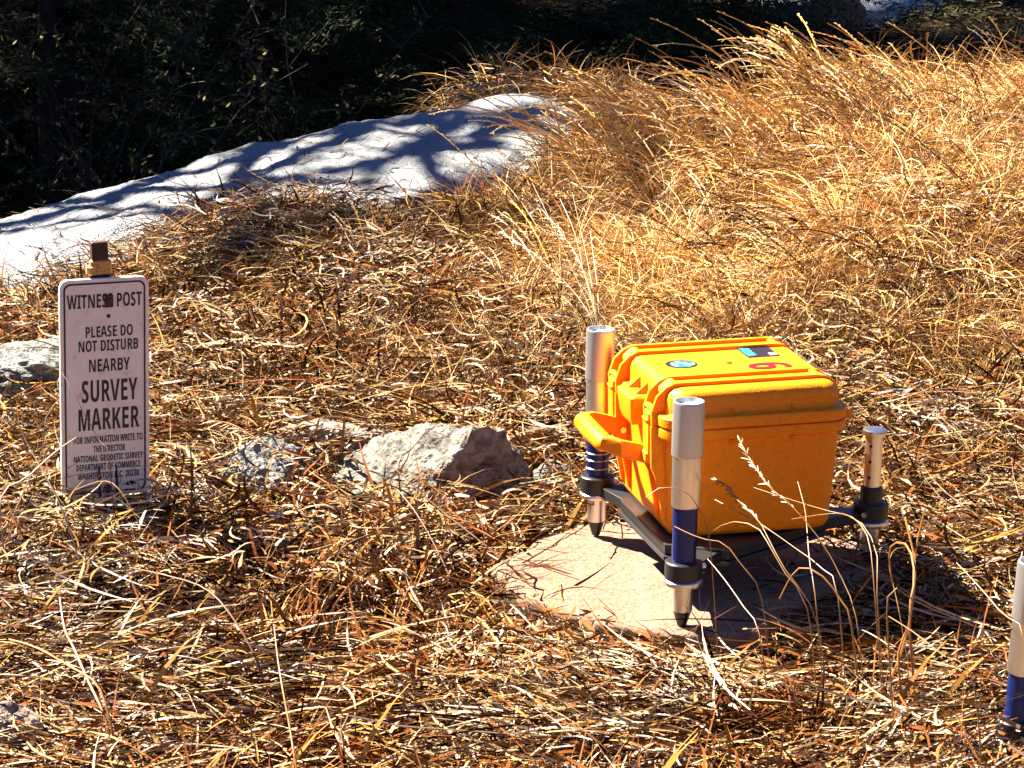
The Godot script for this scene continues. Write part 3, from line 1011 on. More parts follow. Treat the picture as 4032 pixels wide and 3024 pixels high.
func bare_tree(x: float, z: float, high: float, clear: float, label: String, bark: Material) -> void:
	var r := RandomNumberGenerator.new()
	r.seed = int(abs(x * 517) + abs(z * 239))
	var t := thing("bare_tree", label, "tree", on_land(x, z))
	var b := MB.new()
	b.tube(PackedVector3Array([Vector3(0, -0.1, 0), Vector3(0, 0.3, 0), Vector3(0.04, high * 0.5, 0.02), Vector3(-0.02, high, 0.05)]), PackedFloat32Array([0.07, 0.05, 0.035, 0.008]), 10)
	obj("trunk", b.mesh(), bark, t)
	for i in 26:
		var y := lerpf(clear, high * 0.98, (i + r.randf()) / 26.0)
		var a := r.randfn(0.57, 0.45) + PI * (i % 2)
		var d := Vector3(cos(a), r.randf_range(-0.1, 0.35), -sin(a)).normalized()
		var long := r.randf_range(0.8, 1.6) * (1.0 - 0.45 * y / high)
		var p := Vector3(0, y, 0)
		var pts := PackedVector3Array([p])
		var rad := PackedFloat32Array([0.026])
		b = MB.new()
		for q in 6:
			d = (d + Vector3(r.randf_range(-0.2, 0.2), r.randf_range(-0.12, 0.16), r.randf_range(-0.2, 0.2))).normalized()
			p += d * long / 6.0
			pts.append(p)
			rad.append(0.030 * (1.0 - q / 7.5) + 0.003)
		b.tube(pts, rad, 6)
		for q in 7:
			var from: Vector3 = pts[1 + q % 6]
			var e := (d + Vector3(r.randf_range(-1, 1), r.randf_range(-0.4, 0.6), r.randf_range(-1, 1)) * 0.7).normalized() * long * r.randf_range(0.2, 0.5)
			b.tube(PackedVector3Array([from, from + e * 0.5 + Vector3.UP * 0.02, from + e]), PackedFloat32Array([0.008, 0.006, 0.002]), 4)
		obj("limb", b.mesh(60), bark, t)

func brush(x: float, z: float, high: float, stems: int, leaves: int, label: String) -> void:
	var r := RandomNumberGenerator.new()
	r.seed = int(abs(x * 913) + abs(z * 131)) + 3
	var t := thing("brush_bush", label, "bush", on_land(x, z, -0.02))
	var bark := mat(lin(0.03, 0.021, 0.015), 0.95)
	var lb := MB.new()
	for i in 5:
		var g := r.randf_range(0.6, 1.1)
		lb.col = Color(0.17 * g, 0.135 * g, 0.07 * g) if i % 3 else Color(0.07 * g, 0.10 * g, 0.025 * g)
		var d := Vector3(r.randf_range(-1, 1), r.randf_range(-0.8, 0.4), r.randf_range(-1, 1)).normalized()
		var w := d.cross(Vector3(r.randf_range(-1, 1), r.randf_range(-1, 1), 0.5)).normalized()
		var at := Vector3(r.randf_range(-0.02, 0.02), r.randf_range(-0.02, 0.02), r.randf_range(-0.02, 0.02))
		lb.quad(at, at + d * 0.010 + w * 0.005, at + d * 0.022, at + d * 0.010 - w * 0.005)
	var places := []
	var tints := []
	for k in stems:
		var d := Vector3(r.randf_range(-0.7, 0.7), 1, r.randf_range(-0.7, 0.7)).normalized()
		var pts := PackedVector3Array([Vector3.ZERO])
		var rad := PackedFloat32Array([0.006])
		var p := Vector3.ZERO
		for q in 7:
			d = (d + Vector3(r.randf_range(-0.35, 0.35), r.randf_range(-0.1, 0.1), r.randf_range(-0.35, 0.35))).normalized()
			p += d * high / 6.0
			pts.append(p)
			rad.append(0.006 * (1.0 - (q + 1) / 7.5))
		var b := MB.new()
		b.tube(pts, rad, 5)
		for q in 6:
			var from: Vector3 = pts[2 + q % 5]
			var e := from + Vector3(r.randf_range(-1, 1), r.randf_range(0.0, 1.0), r.randf_range(-1, 1)).normalized() * high * 0.25
			b.tube(PackedVector3Array([from, from.lerp(e, 0.5) + Vector3.UP * 0.01, e]), PackedFloat32Array([0.0028, 0.002, 0.001]), 4)
			for l in leaves / (stems * 6):
				places.append(Transform3D(Basis.from_euler(Vector3(r.randf() * TAU, r.randf() * TAU, r.randf() * TAU)), from.lerp(e, r.randf()) + Vector3(r.randfn(0, 0.03), r.randfn(0, 0.03), r.randfn(0, 0.03))))
				var g := r.randf_range(0.6, 1.2)
				tints.append(Color(g, g, g))
		obj("stem", b.mesh(60), bark, t)
	scatter("leaves", lb.mesh(0), blade_mat(0.5, 0.3), places, tints, t)

func fir(x: float, z: float, high: float, clear: float, reach: float, boughs: int, label: String, bark: Material, needles: Material, fronds: Array) -> void:
	var r := RandomNumberGenerator.new()
	r.seed = int(abs(x * 1000) + abs(z * 77))
	var t := thing("fir_tree", label, "fir tree", on_land(x, z), 0.0, "firs behind the snow")
	var b := MB.new()
	var rad := 0.012 + high * 0.012
	b.tube(PackedVector3Array([Vector3(0, -0.1, 0), Vector3(0, 0.15, 0), Vector3(0.02, high * 0.5, 0.01), Vector3(0, high, 0)]), PackedFloat32Array([rad * 1.5, rad, rad * 0.6, 0.006]), 10)
	var trunk := obj("trunk", b.mesh(), bark, t)
	var limbs := MB.new()
	var places := [[], [], []]
	var tints := [[], [], []]
	var per := maxi(3, boughs / 40)
	var n := boughs / per
	for i in n:
		var f := pow((i + r.randf()) / n, 0.85)
		var y := lerpf(clear, high * 0.97, f)
		var long := reach * (1.0 - f * 0.88) * r.randf_range(0.7, 1.1)
		var a := i * 2.4 + r.randf_range(-0.3, 0.3)
		var d := Vector3(cos(a), r.randf_range(-0.25, 0.05), sin(a)).normalized()
		var from := Vector3(0, y, 0)
		limbs.tube(PackedVector3Array([from, from + d * long * 0.5, from + d * long - Vector3.UP * 0.08 * long]), PackedFloat32Array([0.014 * (1.1 - f), 0.009 * (1.1 - f), 0.002]), 5)
		for k in per:
			var u := (k + 0.6 + r.randf() * 0.4) / per
			var p := from + d * long * u * 0.85 - Vector3.UP * 0.08 * long * u * u
			var side := (d + d.cross(Vector3.UP) * r.randf_range(-1.1, 1.1) + Vector3.UP * r.randf_range(-0.3, 0.1)).normalized()
			var v := r.randi() % 3
			var s := r.randf_range(0.7, 1.3) * clampf(long + 0.35, 0.5, 1.1)
			places[v].append(Transform3D(Basis.looking_at(-side, Vector3.UP) * Basis(Vector3.BACK, r.randf_range(-0.5, 0.5)) * Basis.from_scale(Vector3.ONE * s), p))
			var g := r.randf_range(0.7, 1.3)
			tints[v].append(Color(g, g, g))
	obj("limbs", limbs.mesh(), bark, trunk).set_meta("kind", "stuff")
	for v in 3:
		scatter("crown", fronds[v], needles, places[v], tints[v], t)


# ================================================================ grass
var palette := [Color(0.28, 0.18, 0.075), Color(0.33, 0.245, 0.13), Color(0.30, 0.165, 0.042), Color(0.17, 0.056, 0.014), Color(0.46, 0.37, 0.29), Color(0.02, 0.007, 0.003), Color(0.15, 0.095, 0.045)]

func pick(r: RandomNumberGenerator, weights: Array) -> Color:
	var sum := 0.0
	for w in weights:
		sum += w
	var t := r.randf() * sum
	for i in weights.size():
		t -= weights[i]
		if t <= 0:
			var g := r.randf_range(0.75, 1.15)
			var c: Color = palette[i]
			return Color(c.r * g, c.g * g, c.b * g)
	return palette[0]

func blade(b: MB, r: RandomNumberGenerator, p: Vector3, d: Vector3, long: float, wide: float, droop: float, curl: float, segs := 5) -> void:
	var step := long / segs
	var side := d.cross(Vector3(r.randf_range(-0.6, 0.6), 1, r.randf_range(-0.6, 0.6))).normalized()
	var last := p
	var lw := wide * 0.7
	var c0 := b.col
	var twist := r.randf_range(-0.5, 0.5)
	for i in segs:
		var t := (i + 1.0) / segs
		d = (d + Vector3.DOWN * droop / segs + side * curl / segs).normalized()
		var s2 := (side - d * side.dot(d)).normalized().rotated(d, twist)
		side = s2
		var next := last + d * step
		var w := wide * (1.0 if t < 0.5 else (1.0 - t) * 2.0)
		if i == segs - 1:
			b.tri(last - side * lw, last + side * lw, next)
		else:
			b.quad(last - side * lw, last + side * lw, next + s2 * w, next - s2 * w)
		last = next
		lw = w
	b.col = c0

func mat_clump(sd: int, n: int, weights: Array, long0: float, long1: float, wide0: float, wide1: float, rise: float, curly: float, along_x := 9.0) -> ArrayMesh:
	var r := RandomNumberGenerator.new()
	r.seed = sd
	var b := MB.new()
	for i in n:
		var a := r.randf() * TAU if along_x > 5.0 else r.randfn(0.0, along_x) + PI * (r.randi() % 2)
		var d := Vector3(cos(a), r.randf_range(-0.05, rise), sin(a)).normalized()
		b.col = pick(r, weights)
		var p := Vector3(r.randf_range(-0.1, 0.1), r.randf_range(-0.008, 0.045), r.randf_range(-0.1, 0.1))
		var long := lerpf(long0, long1, pow(r.randf(), 1.6))
		blade(b, r, p - d * long * 0.3, d, long, r.randf_range(wide0, wide1), r.randf_range(0.1, 0.9) * (0.5 + rise), r.randf_range(-curly, curly), 6)
	return b.mesh(0)

func tuft(sd: int, n: int, weights: Array, long0: float, long1: float, wide0: float, wide1: float, lean: Vector3, spread: float, droop: float, foot := 0.04) -> ArrayMesh:
	var r := RandomNumberGenerator.new()
	r.seed = sd
	var b := MB.new()
	for i in n:
		var a := r.randf() * TAU
		var k := sqrt(r.randf())
		var d := (Vector3(cos(a) * spread * k, 1, sin(a) * spread * k) + lean * r.randf_range(0.3, 1.3)).normalized()
		b.col = pick(r, weights)
		blade(b, r, Vector3(cos(a) * foot * k, -0.01, sin(a) * foot * k), d, r.randf_range(long0, long1), r.randf_range(wide0, wide1), droop * r.randf_range(0.3, 1.7), r.randf_range(-0.6, 0.6), 6)
	return b.mesh(0)

func seed_stems(sd: int, n: int, lean: Vector3) -> ArrayMesh:
	var r := RandomNumberGenerator.new()
	r.seed = sd
	var b := MB.new()
	for i in n:
		b.col = pick(r, [4, 3, 1, 0, 1, 0, 1])
		var d := (Vector3(r.randf_range(-0.35, 0.35), 1, r.randf_range(-0.35, 0.35)) + lean).normalized()
		var p := Vector3(r.randf_range(-0.03, 0.03), 0, r.randf_range(-0.03, 0.03))
		var long := r.randf_range(0.20, 0.42)
		var bend := r.randf_range(0.2, 0.8)
		var last := p
		var side := Vector3(d.y, -d.x, 0).normalized()
		for k in 8:
			d = (d + Vector3.DOWN * bend / 8 * (0.4 + k * 0.25) + Vector3(lean.x, 0, 0) * 0.03).normalized()
			var next := last + d * long / 8
			for q in 2:
				var s := side if q == 0 else Vector3.BACK
				b.quad(last - s * 0.0013, last + s * 0.0013, next + s * 0.0012, next - s * 0.0012)
			if k > 4:
				for q in 5:
					var g := last.lerp(next, q / 5.0)
					var out := (d * 1.6 + Vector3(r.randf_range(-1, 1), r.randf_range(-0.6, 0.6), r.randf_range(-1, 1)) * 0.8).normalized()
					var l := r.randf_range(0.006, 0.013)
					var ww := out.cross(Vector3.UP).normalized() * 0.0020
					b.quad(g, g + out * l * 0.5 + ww, g + out * l, g + out * l * 0.5 - ww)
			last = next
	return b.mesh(0)

func build_grass() -> void:
	var m := blade_mat(0.75, 0.10)
	var glowing := blade_mat(0.7, 0.20)
	var r := RandomNumberGenerator.new()
	r.seed = 99
	var lean := Vector3(-0.55, 0, 0.05)
	#            straw pale golden rust bleach dark dun
	var pale := [1.6, 2.4, 0.9, 3.6, 5.4, 3.2, 0.6]
	var rusty := [1.2, 1.8, 1.6, 4.2, 3.6, 3.4, 0.6]
	var gold := [4, 3.6, 3, 0.7, 1.2, 0.9, 0.5]
	var brown := [2, 1, 3, 2.2, 0.6, 1.8, 1.4]
	var sets := {
		"near_mat": [mat_clump(1, 60, pale, 0.04, 0.24, 0.0008, 0.0018, 0.4, 0.8, 0.5), mat_clump(2, 56, rusty, 0.05, 0.28, 0.0008, 0.0020, 0.4, 0.7, 0.5), mat_clump(3, 70, pale, 0.03, 0.14, 0.0008, 0.0021, 0.45, 1.4, 0.9), mat_clump(4, 56, rusty, 0.08, 0.32, 0.0007, 0.0016, 0.35, 0.5, 0.4), mat_clump(18, 60, pale, 0.06, 0.26, 0.0006, 0.0013, 0.3, 0.5, 0.35), mat_clump(20, 110, pale, 0.008, 0.045, 0.0009, 0.0030, 0.5, 1.5, 1.2), mat_clump(21, 70, rusty, 0.02, 0.12, 0.0006, 0.0014, 0.5, 1.2, 0.7)],
		"curled_mat": [mat_clump(5, 60, pale, 0.04, 0.20, 0.0007, 0.0017, 0.7, 2.0), mat_clump(6, 60, brown, 0.05, 0.22, 0.0006, 0.0015, 0.7, 1.8), mat_clump(7, 60, rusty, 0.06, 0.24, 0.0006, 0.0014, 0.7, 1.5), mat_clump(19, 60, pale, 0.03, 0.12, 0.0008, 0.0022, 0.6, 3.0), mat_clump(22, 100, rusty, 0.01, 0.05, 0.0009, 0.0028, 0.6, 2.0)],
		"tuft": [tuft(8, 80, gold, 0.12, 0.28, 0.0006, 0.0013, lean * 0.5, 1.0, 2.6, 0.05), tuft(9, 80, gold, 0.14, 0.32, 0.0006, 0.0012, lean * 0.7, 1.1, 3.0, 0.05), tuft(10, 70, gold, 0.10, 0.24, 0.0006, 0.0014, lean * 0.4, 1.3, 3.4, 0.05)],
		"low_tuft": [tuft(11, 40, rusty, 0.06, 0.16, 0.0010, 0.0022, lean * 0.4, 1.2, 1.5, 0.05), tuft(12, 40, brown, 0.06, 0.18, 0.0010, 0.0020, lean * 0.3, 1.1, 1.8, 0.05)],
		"broad": [tuft(13, 7, [1, 2, 1.5, 4, 2, 1.5, 1], 0.10, 0.24, 0.0022, 0.0042, lean * 0.8, 1.4, 1.4, 0.02), tuft(14, 6, [1, 2, 1, 4, 2, 2, 1], 0.12, 0.28, 0.0020, 0.0038, lean * -0.6, 1.5, 1.2, 0.02)],
		"stems": [seed_stems(15, 3, lean * 1.5), seed_stems(16, 2, lean * 2.0), seed_stems(17, 4, lean * 1.2)],
	}
	var places := {}
	var tints := {}
	for k in sets:
		places[k] = []
		tints[k] = []
		for i in sets[k].size():
			places[k].append([])
			tints[k].append([])
	var patch_turn := func(x: float, z: float) -> float: return bumps.get_noise_2d(x * 40 + 77, z * 40) * 2.0
	var put := func(kind: String, x: float, z: float, scale: float, tint: Color, lift := 0.0) -> void:
		var i := r.randi() % (sets[kind].size() as int)
		var turn := r.randf() * TAU
		if kind == "near_mat":
			turn = r.randfn(0.0, 0.45) + patch_turn.call(x, z)
		if kind in ["stems", "tuft", "broad"]:
			turn = r.randf_range(-1.4, 1.4)
		places[kind][i].append(Transform3D(Basis(Vector3.UP, turn) * Basis(Vector3.RIGHT, r.randf_range(-0.12, 0.12)) * Basis.from_scale(Vector3.ONE * scale), on_land(x, z, lift)))
		tints[kind][i].append(tint)
	var warm := func(a: float, g: float) -> Color: return Color(g * lerpf(1.0, 1.12, a), g * lerpf(1.0, 0.9, a), g * lerpf(1.0, 0.6, a))
	# near and middle ground
	var n := 0
	while n < 6600:
		var s := r.randf_range(2.45, 5.7)
		var x := r.randf_range(-0.45, 0.45) * s * 0.78
		n += 1
		if not is_clear(x, -s, r.randf_range(0.0, 0.11)):
			continue
		var patch := bumps.get_noise_2d(x * 70 + 500, s * 70)
		var mound := smoothstep(0.0, 0.5, x + 0.1) * smoothstep(4.3, 4.9, s)
		if s < 3.5:
			if r.randf() < 0.56 - patch * 1.9:
				put.call("near_mat", x, -s, r.randf_range(0.7, 1.1), warm.call(r.randf() * 0.6 + patch, r.randf_range(0.7, 1.1)), r.randf_range(0.0, 0.02))
			elif r.randf() < 0.30:
				put.call("low_tuft", x, -s, r.randf_range(0.6, 1.0), warm.call(r.randf(), r.randf_range(0.6, 1.0)))
		elif mound < 0.3:
			if r.randf() < 0.60 - patch * 1.8:
				put.call("curled_mat", x, -s, r.randf_range(0.8, 1.2), warm.call(r.randf() * 0.5 + patch, r.randf_range(0.6, 1.05)), r.randf_range(0.0, 0.03))
			elif r.randf() < 0.5 + patch:
				put.call("low_tuft", x, -s, r.randf_range(0.7, 1.2), warm.call(r.randf() * 0.8, r.randf_range(0.5, 1.0)))
	# the golden mound: tussocks
	n = 0
	while n < 440:
		var s := r.randf_range(4.2, 7.0)
		var x := r.randf_range(-0.25, 1.8)
		n += 1
		if not is_clear(x, -s):
			continue
		var mound := smoothstep(-0.25, 0.35, x + (s - 5.2) * 0.15) * smoothstep(4.2, 5.0, s - 0.15 * x)
		if r.randf() > mound:
			continue
		var bright := r.randf_range(1.2, 2.4)
		var hue := r.randf_range(0.0, 0.4)
		for q in r.randi_range(4, 8):
			var px := x + r.randfn(0, 0.06)
			var ps := s + r.randfn(0, 0.06)
			if is_clear(px, -ps):
				put.call("tuft", px, -ps, r.randf_range(0.55, 1.0), warm.call(hue + r.randf() * 0.15, bright * r.randf_range(0.8, 1.2)))
		if r.randf() < 0.8:
			put.call("curled_mat", x + r.randfn(0, 0.08), -s + r.randfn(0, 0.08), r.randf_range(0.9, 1.2), warm.call(r.randf_range(0.1, 0.6), r.randf_range(0.8, 1.3)), 0.02)
	for i in 150:      # drooping pale grass along the foot of the mound
		var x := r.randf_range(0.1, 1.5)
		var s := 4.58 + 0.62 * (x - 0.3) + r.randfn(0.0, 0.10)
		put.call("curled_mat" if i % 3 else "tuft", x, -s, r.randf_range(0.7, 1.0), warm.call(r.randf() * 0.3, r.randf_range(0.6, 1.2)), 0.01)
	for i in 70:      # golden tussocks thinning out from the mound towards the boulder
		var t := r.randf()
		var x := lerpf(0.25, -0.22, t) + r.randfn(0.0, 0.10)
		var s := lerpf(5.3, 4.35, t) + r.randfn(0.0, 0.22)
		var bright := r.randf_range(0.9, 2.0)
		for q in r.randi_range(2, 5):
			var px := x + r.randfn(0, 0.04)
			var ps := s + r.randfn(0, 0.04)
			if is_clear(px, -ps, 0.05):
				put.call("tuft", px, -ps, r.randf_range(0.4, 0.75), warm.call(r.randf_range(0.0, 0.4), bright))
	for i in 95:      # olive brown tussocks that break up the straw round the sign and the rocks
		var s := r.randf_range(3.75, 5.5)
		var x := r.randf_range(-0.17, 0.06) * s
		if i > 60:
			x = r.randf_range(0.1, 0.22) * s
			s = r.randf_range(4.0, 4.8)
		var dim := r.randf_range(0.35, 0.95)
		for q in r.randi_range(2, 6):
			var px := x + r.randfn(0, 0.035)
			var ps := s + r.randfn(0, 0.035)
			if is_clear(px, -ps, 0.06):
				put.call("tuft" if i % 2 else "low_tuft", px, -ps, r.randf_range(0.3, 0.65), Color(dim, dim * 0.98, dim * 0.72))
	# the brown clump in front of the snow and its neighbours
	for c in [[-0.47, 5.45, 0.16, 60], [-0.62, 5.35, 0.14, 36], [-0.28, 5.35, 0.14, 36], [-0.1, 5.55, 0.12, 24], [0.02, 5.9, 0.12, 22], [-0.16, 4.5, 0.09, 26], [-0.3, 4.9, 0.12, 22], [0.2, 6.35, 0.12, 24]]:
		for i in c[3]:
			var x: float = c[0] + r.randfn(0, c[2])
			var s: float = c[1] + r.randfn(0, c[2])
			if is_clear(x, -s):
				put.call("tuft", x, -s, r.randf_range(0.4, 0.75), warm.call(r.randf_range(0.4, 1.0), r.randf_range(0.4, 0.8)))
	# broad rusty blades in the foreground, and seed stems on the mound
	for i in 320:
		var s := r.randf_range(2.5, 4.3)
		var x := r.randf_range(-0.45, 0.45) * s * 0.6
		if is_clear(x, -s):
			put.call("broad", x, -s, r.randf_range(0.6, 1.0), warm.call(r.randf() * 0.6, r.randf_range(0.6, 1.1)))
	for i in 240:
		var s := r.randf_range(4.6, 6.5)
		var x := r.randf_range(-0.05, 1.7)
		if i % 2:
			s = r.randf_range(5.7, 6.4)
			x = r.randf_range(-0.05, 1.0)
		if is_clear(x, -s) and r.randf() < smoothstep(-0.2, 0.5, x):
			put.call("stems", x, -s, r.randf_range(0.7, 1.15), warm.call(r.randf() * 0.3, r.randf_range(1.5, 2.2) if i % 2 or r.randf() < 0.5 else 0.3))
	for i in 64:
		var x := r.randf_range(-0.12, 0.85)
		var s := ridge(x) - r.randf_range(-0.05, 0.35)
		if not in_snow(x, s):
			put.call("stems", x, -s, r.randf_range(0.8, 1.25), warm.call(r.randf() * 0.2, r.randf_range(1.6, 2.3)))
	for i in 46:
		var s := r.randf_range(3.6, 5.6)
		var x := r.randf_range(-0.95, 0.2)
		if is_clear(x, -s):
			put.call("stems", x, -s, r.randf_range(0.5, 0.85), warm.call(r.randf() * 0.6, r.randf_range(0.5, 1.0)))
	var names := {"near_mat": ["flattened_grass", "flattened straw and bleached grass matted over the foreground"], "curled_mat": ["curled_grass", "short curled dead grass between the rocks and the sign"], "tuft": ["golden_grass", "golden dry grass drooping over the mound and in clumps by the snow"],
		"low_tuft": ["low_grass", "low rusty grass standing up from the straw"], "broad": ["broad_grass_blades", "broad rust brown grass blades lying over the straw"], "stems": ["seed_stems", "thin seed-headed grass stems leaning left over the mound"]}
	for k in sets:
		for i in sets[k].size():
			if places[k][i].size():
				tag(scatter(names[k][0], sets[k][i], glowing if k in ["tuft", "stems"] else m, places[k][i], tints[k][i]), names[k][1], "grass", names[k][1])


# ================================================================ single stalks that stand out
func stalk(parent: Node3D, called: String, pts: Array, w0: float, w1: float, m: Material) -> void:
	var curve := Curve3D.new()
	for i in pts.size():
		var d: Vector3 = (pts[mini(i + 1, pts.size() - 1)] - pts[maxi(i - 1, 0)]) / 6.0
		curve.add_point(pts[i], -d, d)
	var path := PackedVector3Array()
	var radii := PackedFloat32Array()
	var n := 16
	for i in n + 1:
		var t := i / float(n)
		path.append(curve.sample_baked(curve.get_baked_length() * t, true))
		radii.append(lerpf(w0, w1, t))
	var b := MB.new()
	b.tube(path, radii, 5)
	obj(called, b.mesh(60), m, parent)

func build_stalks() -> void:
	var lines := {
		"seed_a": [[0.412, 0.086, -3.130], [0.401, 0.120, -3.163], [0.377, 0.162, -3.196], [0.343, 0.199, -3.229], [0.316, 0.215, -3.261], [0.307, 0.222, -3.294], [0.297, 0.232, -3.327], [0.286, 0.247, -3.360]],
		"s2": [[0.367, 0.079, -3.150], [0.328, 0.138, -3.185], [0.314, 0.159, -3.220], [0.302, 0.176, -3.255], [0.281, 0.188, -3.290], [0.270, 0.198, -3.325], [0.254, 0.195, -3.360]],
		"s3": [[0.389, 0.118, -3.140], [0.376, 0.135, -3.184], [0.344, 0.149, -3.228], [0.306, 0.165, -3.272], [0.283, 0.166, -3.316], [0.257, 0.168, -3.360]],
		"s4": [[0.437, 0.119, -3.150], [0.442, 0.145, -3.185], [0.435, 0.169, -3.220], [0.419, 0.178, -3.255], [0.386, 0.177, -3.290], [0.340, 0.182, -3.325], [0.306, 0.184, -3.360]],
		"s5": [[0.355, 0.094, -3.150], [0.328, 0.134, -3.180], [0.311, 0.160, -3.210], [0.301, 0.169, -3.240], [0.279, 0.168, -3.270], [0.257, 0.151, -3.300], [0.244, 0.125, -3.330]],
		"s6": [[0.363, 0.110, -3.140], [0.360, 0.143, -3.190], [0.361, 0.170, -3.240], [0.363, 0.180, -3.290], [0.359, 0.198, -3.340]],
		"s7": [[0.432, 0.121, -3.130], [0.429, 0.173, -3.176], [0.420, 0.184, -3.222], [0.406, 0.179, -3.268], [0.380, 0.162, -3.314], [0.355, 0.142, -3.360]],
		"s8": [[0.247, 0.133, -3.300], [0.232, 0.176, -3.302], [0.222, 0.191, -3.304], [0.204, 0.201, -3.306], [0.182, 0.199, -3.308], [0.167, 0.187, -3.310]],
		"s9": [[0.306, 0.085, -3.220], [0.282, 0.121, -3.241], [0.262, 0.142, -3.262], [0.238, 0.141, -3.283], [0.220, 0.142, -3.304], [0.204, 0.144, -3.325]],
		"s10": [[0.293, 0.082, -3.100], [0.278, 0.099, -3.150], [0.258, 0.117, -3.200], [0.241, 0.126, -3.250]],
		"s11": [[0.404, 0.087, -3.120], [0.393, 0.112, -3.136], [0.373, 0.136, -3.152], [0.353, 0.143, -3.168], [0.340, 0.130, -3.184], [0.326, 0.092, -3.200]],
		"s12": [[0.490, 0.025, -3.300], [0.484, 0.058, -3.325], [0.479, 0.087, -3.350], [0.490, 0.097, -3.375], [0.511, 0.091, -3.400]],
		"o1": [[0.450, 0.013, -3.100], [0.462, 0.039, -3.124], [0.477, 0.078, -3.148], [0.485, 0.128, -3.172], [0.489, 0.159, -3.196], [0.502, 0.201, -3.220]],
		"o2": [[0.460, 0.045, -3.110], [0.475, 0.083, -3.136], [0.484, 0.131, -3.162], [0.485, 0.154, -3.188], [0.479, 0.183, -3.214], [0.481, 0.183, -3.240]],
		"o3": [[0.473, 0.088, -3.120], [0.481, 0.129, -3.150], [0.483, 0.149, -3.180], [0.479, 0.158, -3.210], [0.470, 0.150, -3.240], [0.467, 0.127, -3.270], [0.477, 0.077, -3.300]],
		"o4": [[0.430, 0.170, -3.000], [0.472, 0.146, -3.025], [0.513, 0.122, -3.050], [0.560, 0.095, -3.075], [0.589, 0.083, -3.100]],
		"o5": [[0.586, 0.119, -3.000], [0.571, 0.125, -3.050], [0.555, 0.137, -3.100], [0.531, 0.155, -3.150]],
		"o6": [[0.522, 0.080, -2.950], [0.489, 0.102, -2.983], [0.465, 0.114, -3.017], [0.438, 0.123, -3.050]],
		"sg1": [[-0.543, 0.020, -3.620], [-0.551, 0.142, -3.643], [-0.567, 0.158, -3.666], [-0.594, 0.198, -3.689], [-0.612, 0.225, -3.712], [-0.629, 0.239, -3.735]],
		"sg2": [[-0.578, 0.053, -3.500], [-0.601, 0.110, -3.525], [-0.625, 0.147, -3.550], [-0.649, 0.178, -3.575], [-0.676, 0.229, -3.600]],
		"sg3": [[-0.685, 0.105, -3.550], [-0.653, 0.130, -3.583], [-0.619, 0.156, -3.617], [-0.596, 0.166, -3.650]],
		"sg4": [[-0.684, 0.046, -3.600], [-0.674, 0.080, -3.620], [-0.663, 0.106, -3.640], [-0.646, 0.140, -3.660], [-0.641, 0.187, -3.680], [-0.624, 0.208, -3.700]],
		"sg5": [[-0.490, 0.013, -3.600], [-0.517, 0.065, -3.625], [-0.544, 0.097, -3.650], [-0.570, 0.096, -3.675], [-0.610, 0.075, -3.700]],
		"plume1": [[0.081, 0.154, -4.550], [0.027, 0.203, -4.580], [-0.013, 0.218, -4.610], [-0.060, 0.210, -4.640], [-0.104, 0.187, -4.670], [-0.141, 0.153, -4.700]],
		"gold1": [[-0.226, 0.045, -3.750], [-0.268, 0.061, -3.790], [-0.310, 0.076, -3.830], [-0.367, 0.099, -3.870], [-0.410, 0.112, -3.910], [-0.449, 0.106, -3.950]],
		"long1": [[-0.232, 0.047, -2.780], [-0.242, 0.078, -2.822], [-0.253, 0.109, -2.865], [-0.261, 0.126, -2.908], [-0.268, 0.149, -2.950]],
		"long2": [[-0.189, 0.054, -2.900], [-0.133, 0.046, -2.905], [-0.055, 0.038, -2.910], [0.049, 0.029, -2.915], [0.153, 0.026, -2.920]],
		"long3": [[0.039, -0.012, -3.500], [-0.035, 0.035, -3.575], [-0.099, 0.063, -3.650], [-0.166, 0.101, -3.725], [-0.208, 0.113, -3.800]],
		"long4": [[-0.077, 0.019, -3.450], [-0.102, 0.060, -3.500], [-0.128, 0.089, -3.550], [-0.154, 0.106, -3.600]],
		"long5": [[-0.160, 0.093, -3.750], [-0.143, 0.106, -3.800], [-0.121, 0.122, -3.850]],
		"long6": [[-0.461, 0.032, -2.950], [-0.488, 0.063, -3.000], [-0.511, 0.084, -3.050], [-0.529, 0.088, -3.100], [-0.542, 0.111, -3.150]],
		"long7": [[-0.451, 0.038, -2.920], [-0.470, 0.076, -2.952], [-0.506, 0.086, -2.985], [-0.548, 0.096, -3.018], [-0.586, 0.095, -3.050]],
		"long8": [[-0.300, 0.042, -3.100], [-0.337, 0.088, -3.150], [-0.375, 0.106, -3.200], [-0.432, 0.106, -3.250], [-0.479, 0.098, -3.300]],
		"fan0": [[0.134, 0.175, -4.250], [0.117, 0.239, -4.317], [0.100, 0.300, -4.383], [0.078, 0.340, -4.450]],
		"fan1": [[0.133, 0.175, -4.250], [0.125, 0.239, -4.317], [0.113, 0.292, -4.383], [0.098, 0.351, -4.450]],
		"fan2": [[0.131, 0.175, -4.250], [0.099, 0.246, -4.317], [0.063, 0.315, -4.383], [0.033, 0.366, -4.450]],
		"fan3": [[0.136, 0.175, -4.250], [0.115, 0.246, -4.317], [0.089, 0.285, -4.383], [0.041, 0.332, -4.450]],
		"fan4": [[0.138, 0.175, -4.250], [0.136, 0.223, -4.317], [0.132, 0.254, -4.383], [0.128, 0.286, -4.450]],
		"fan5": [[0.129, 0.175, -4.250], [0.092, 0.223, -4.317], [0.033, 0.265, -4.383], [-0.020, 0.286, -4.450]],
	}
	var straw := mat(lin(0.25, 0.125, 0.03), 0.5)
	var orange := mat(lin(0.28, 0.11, 0.018), 0.5)
	var ash := mat(lin(0.36, 0.28, 0.18), 0.5)
	var umber := mat(lin(0.09, 0.03, 0.01), 0.6)
	var r := RandomNumberGenerator.new()
	r.seed = 12
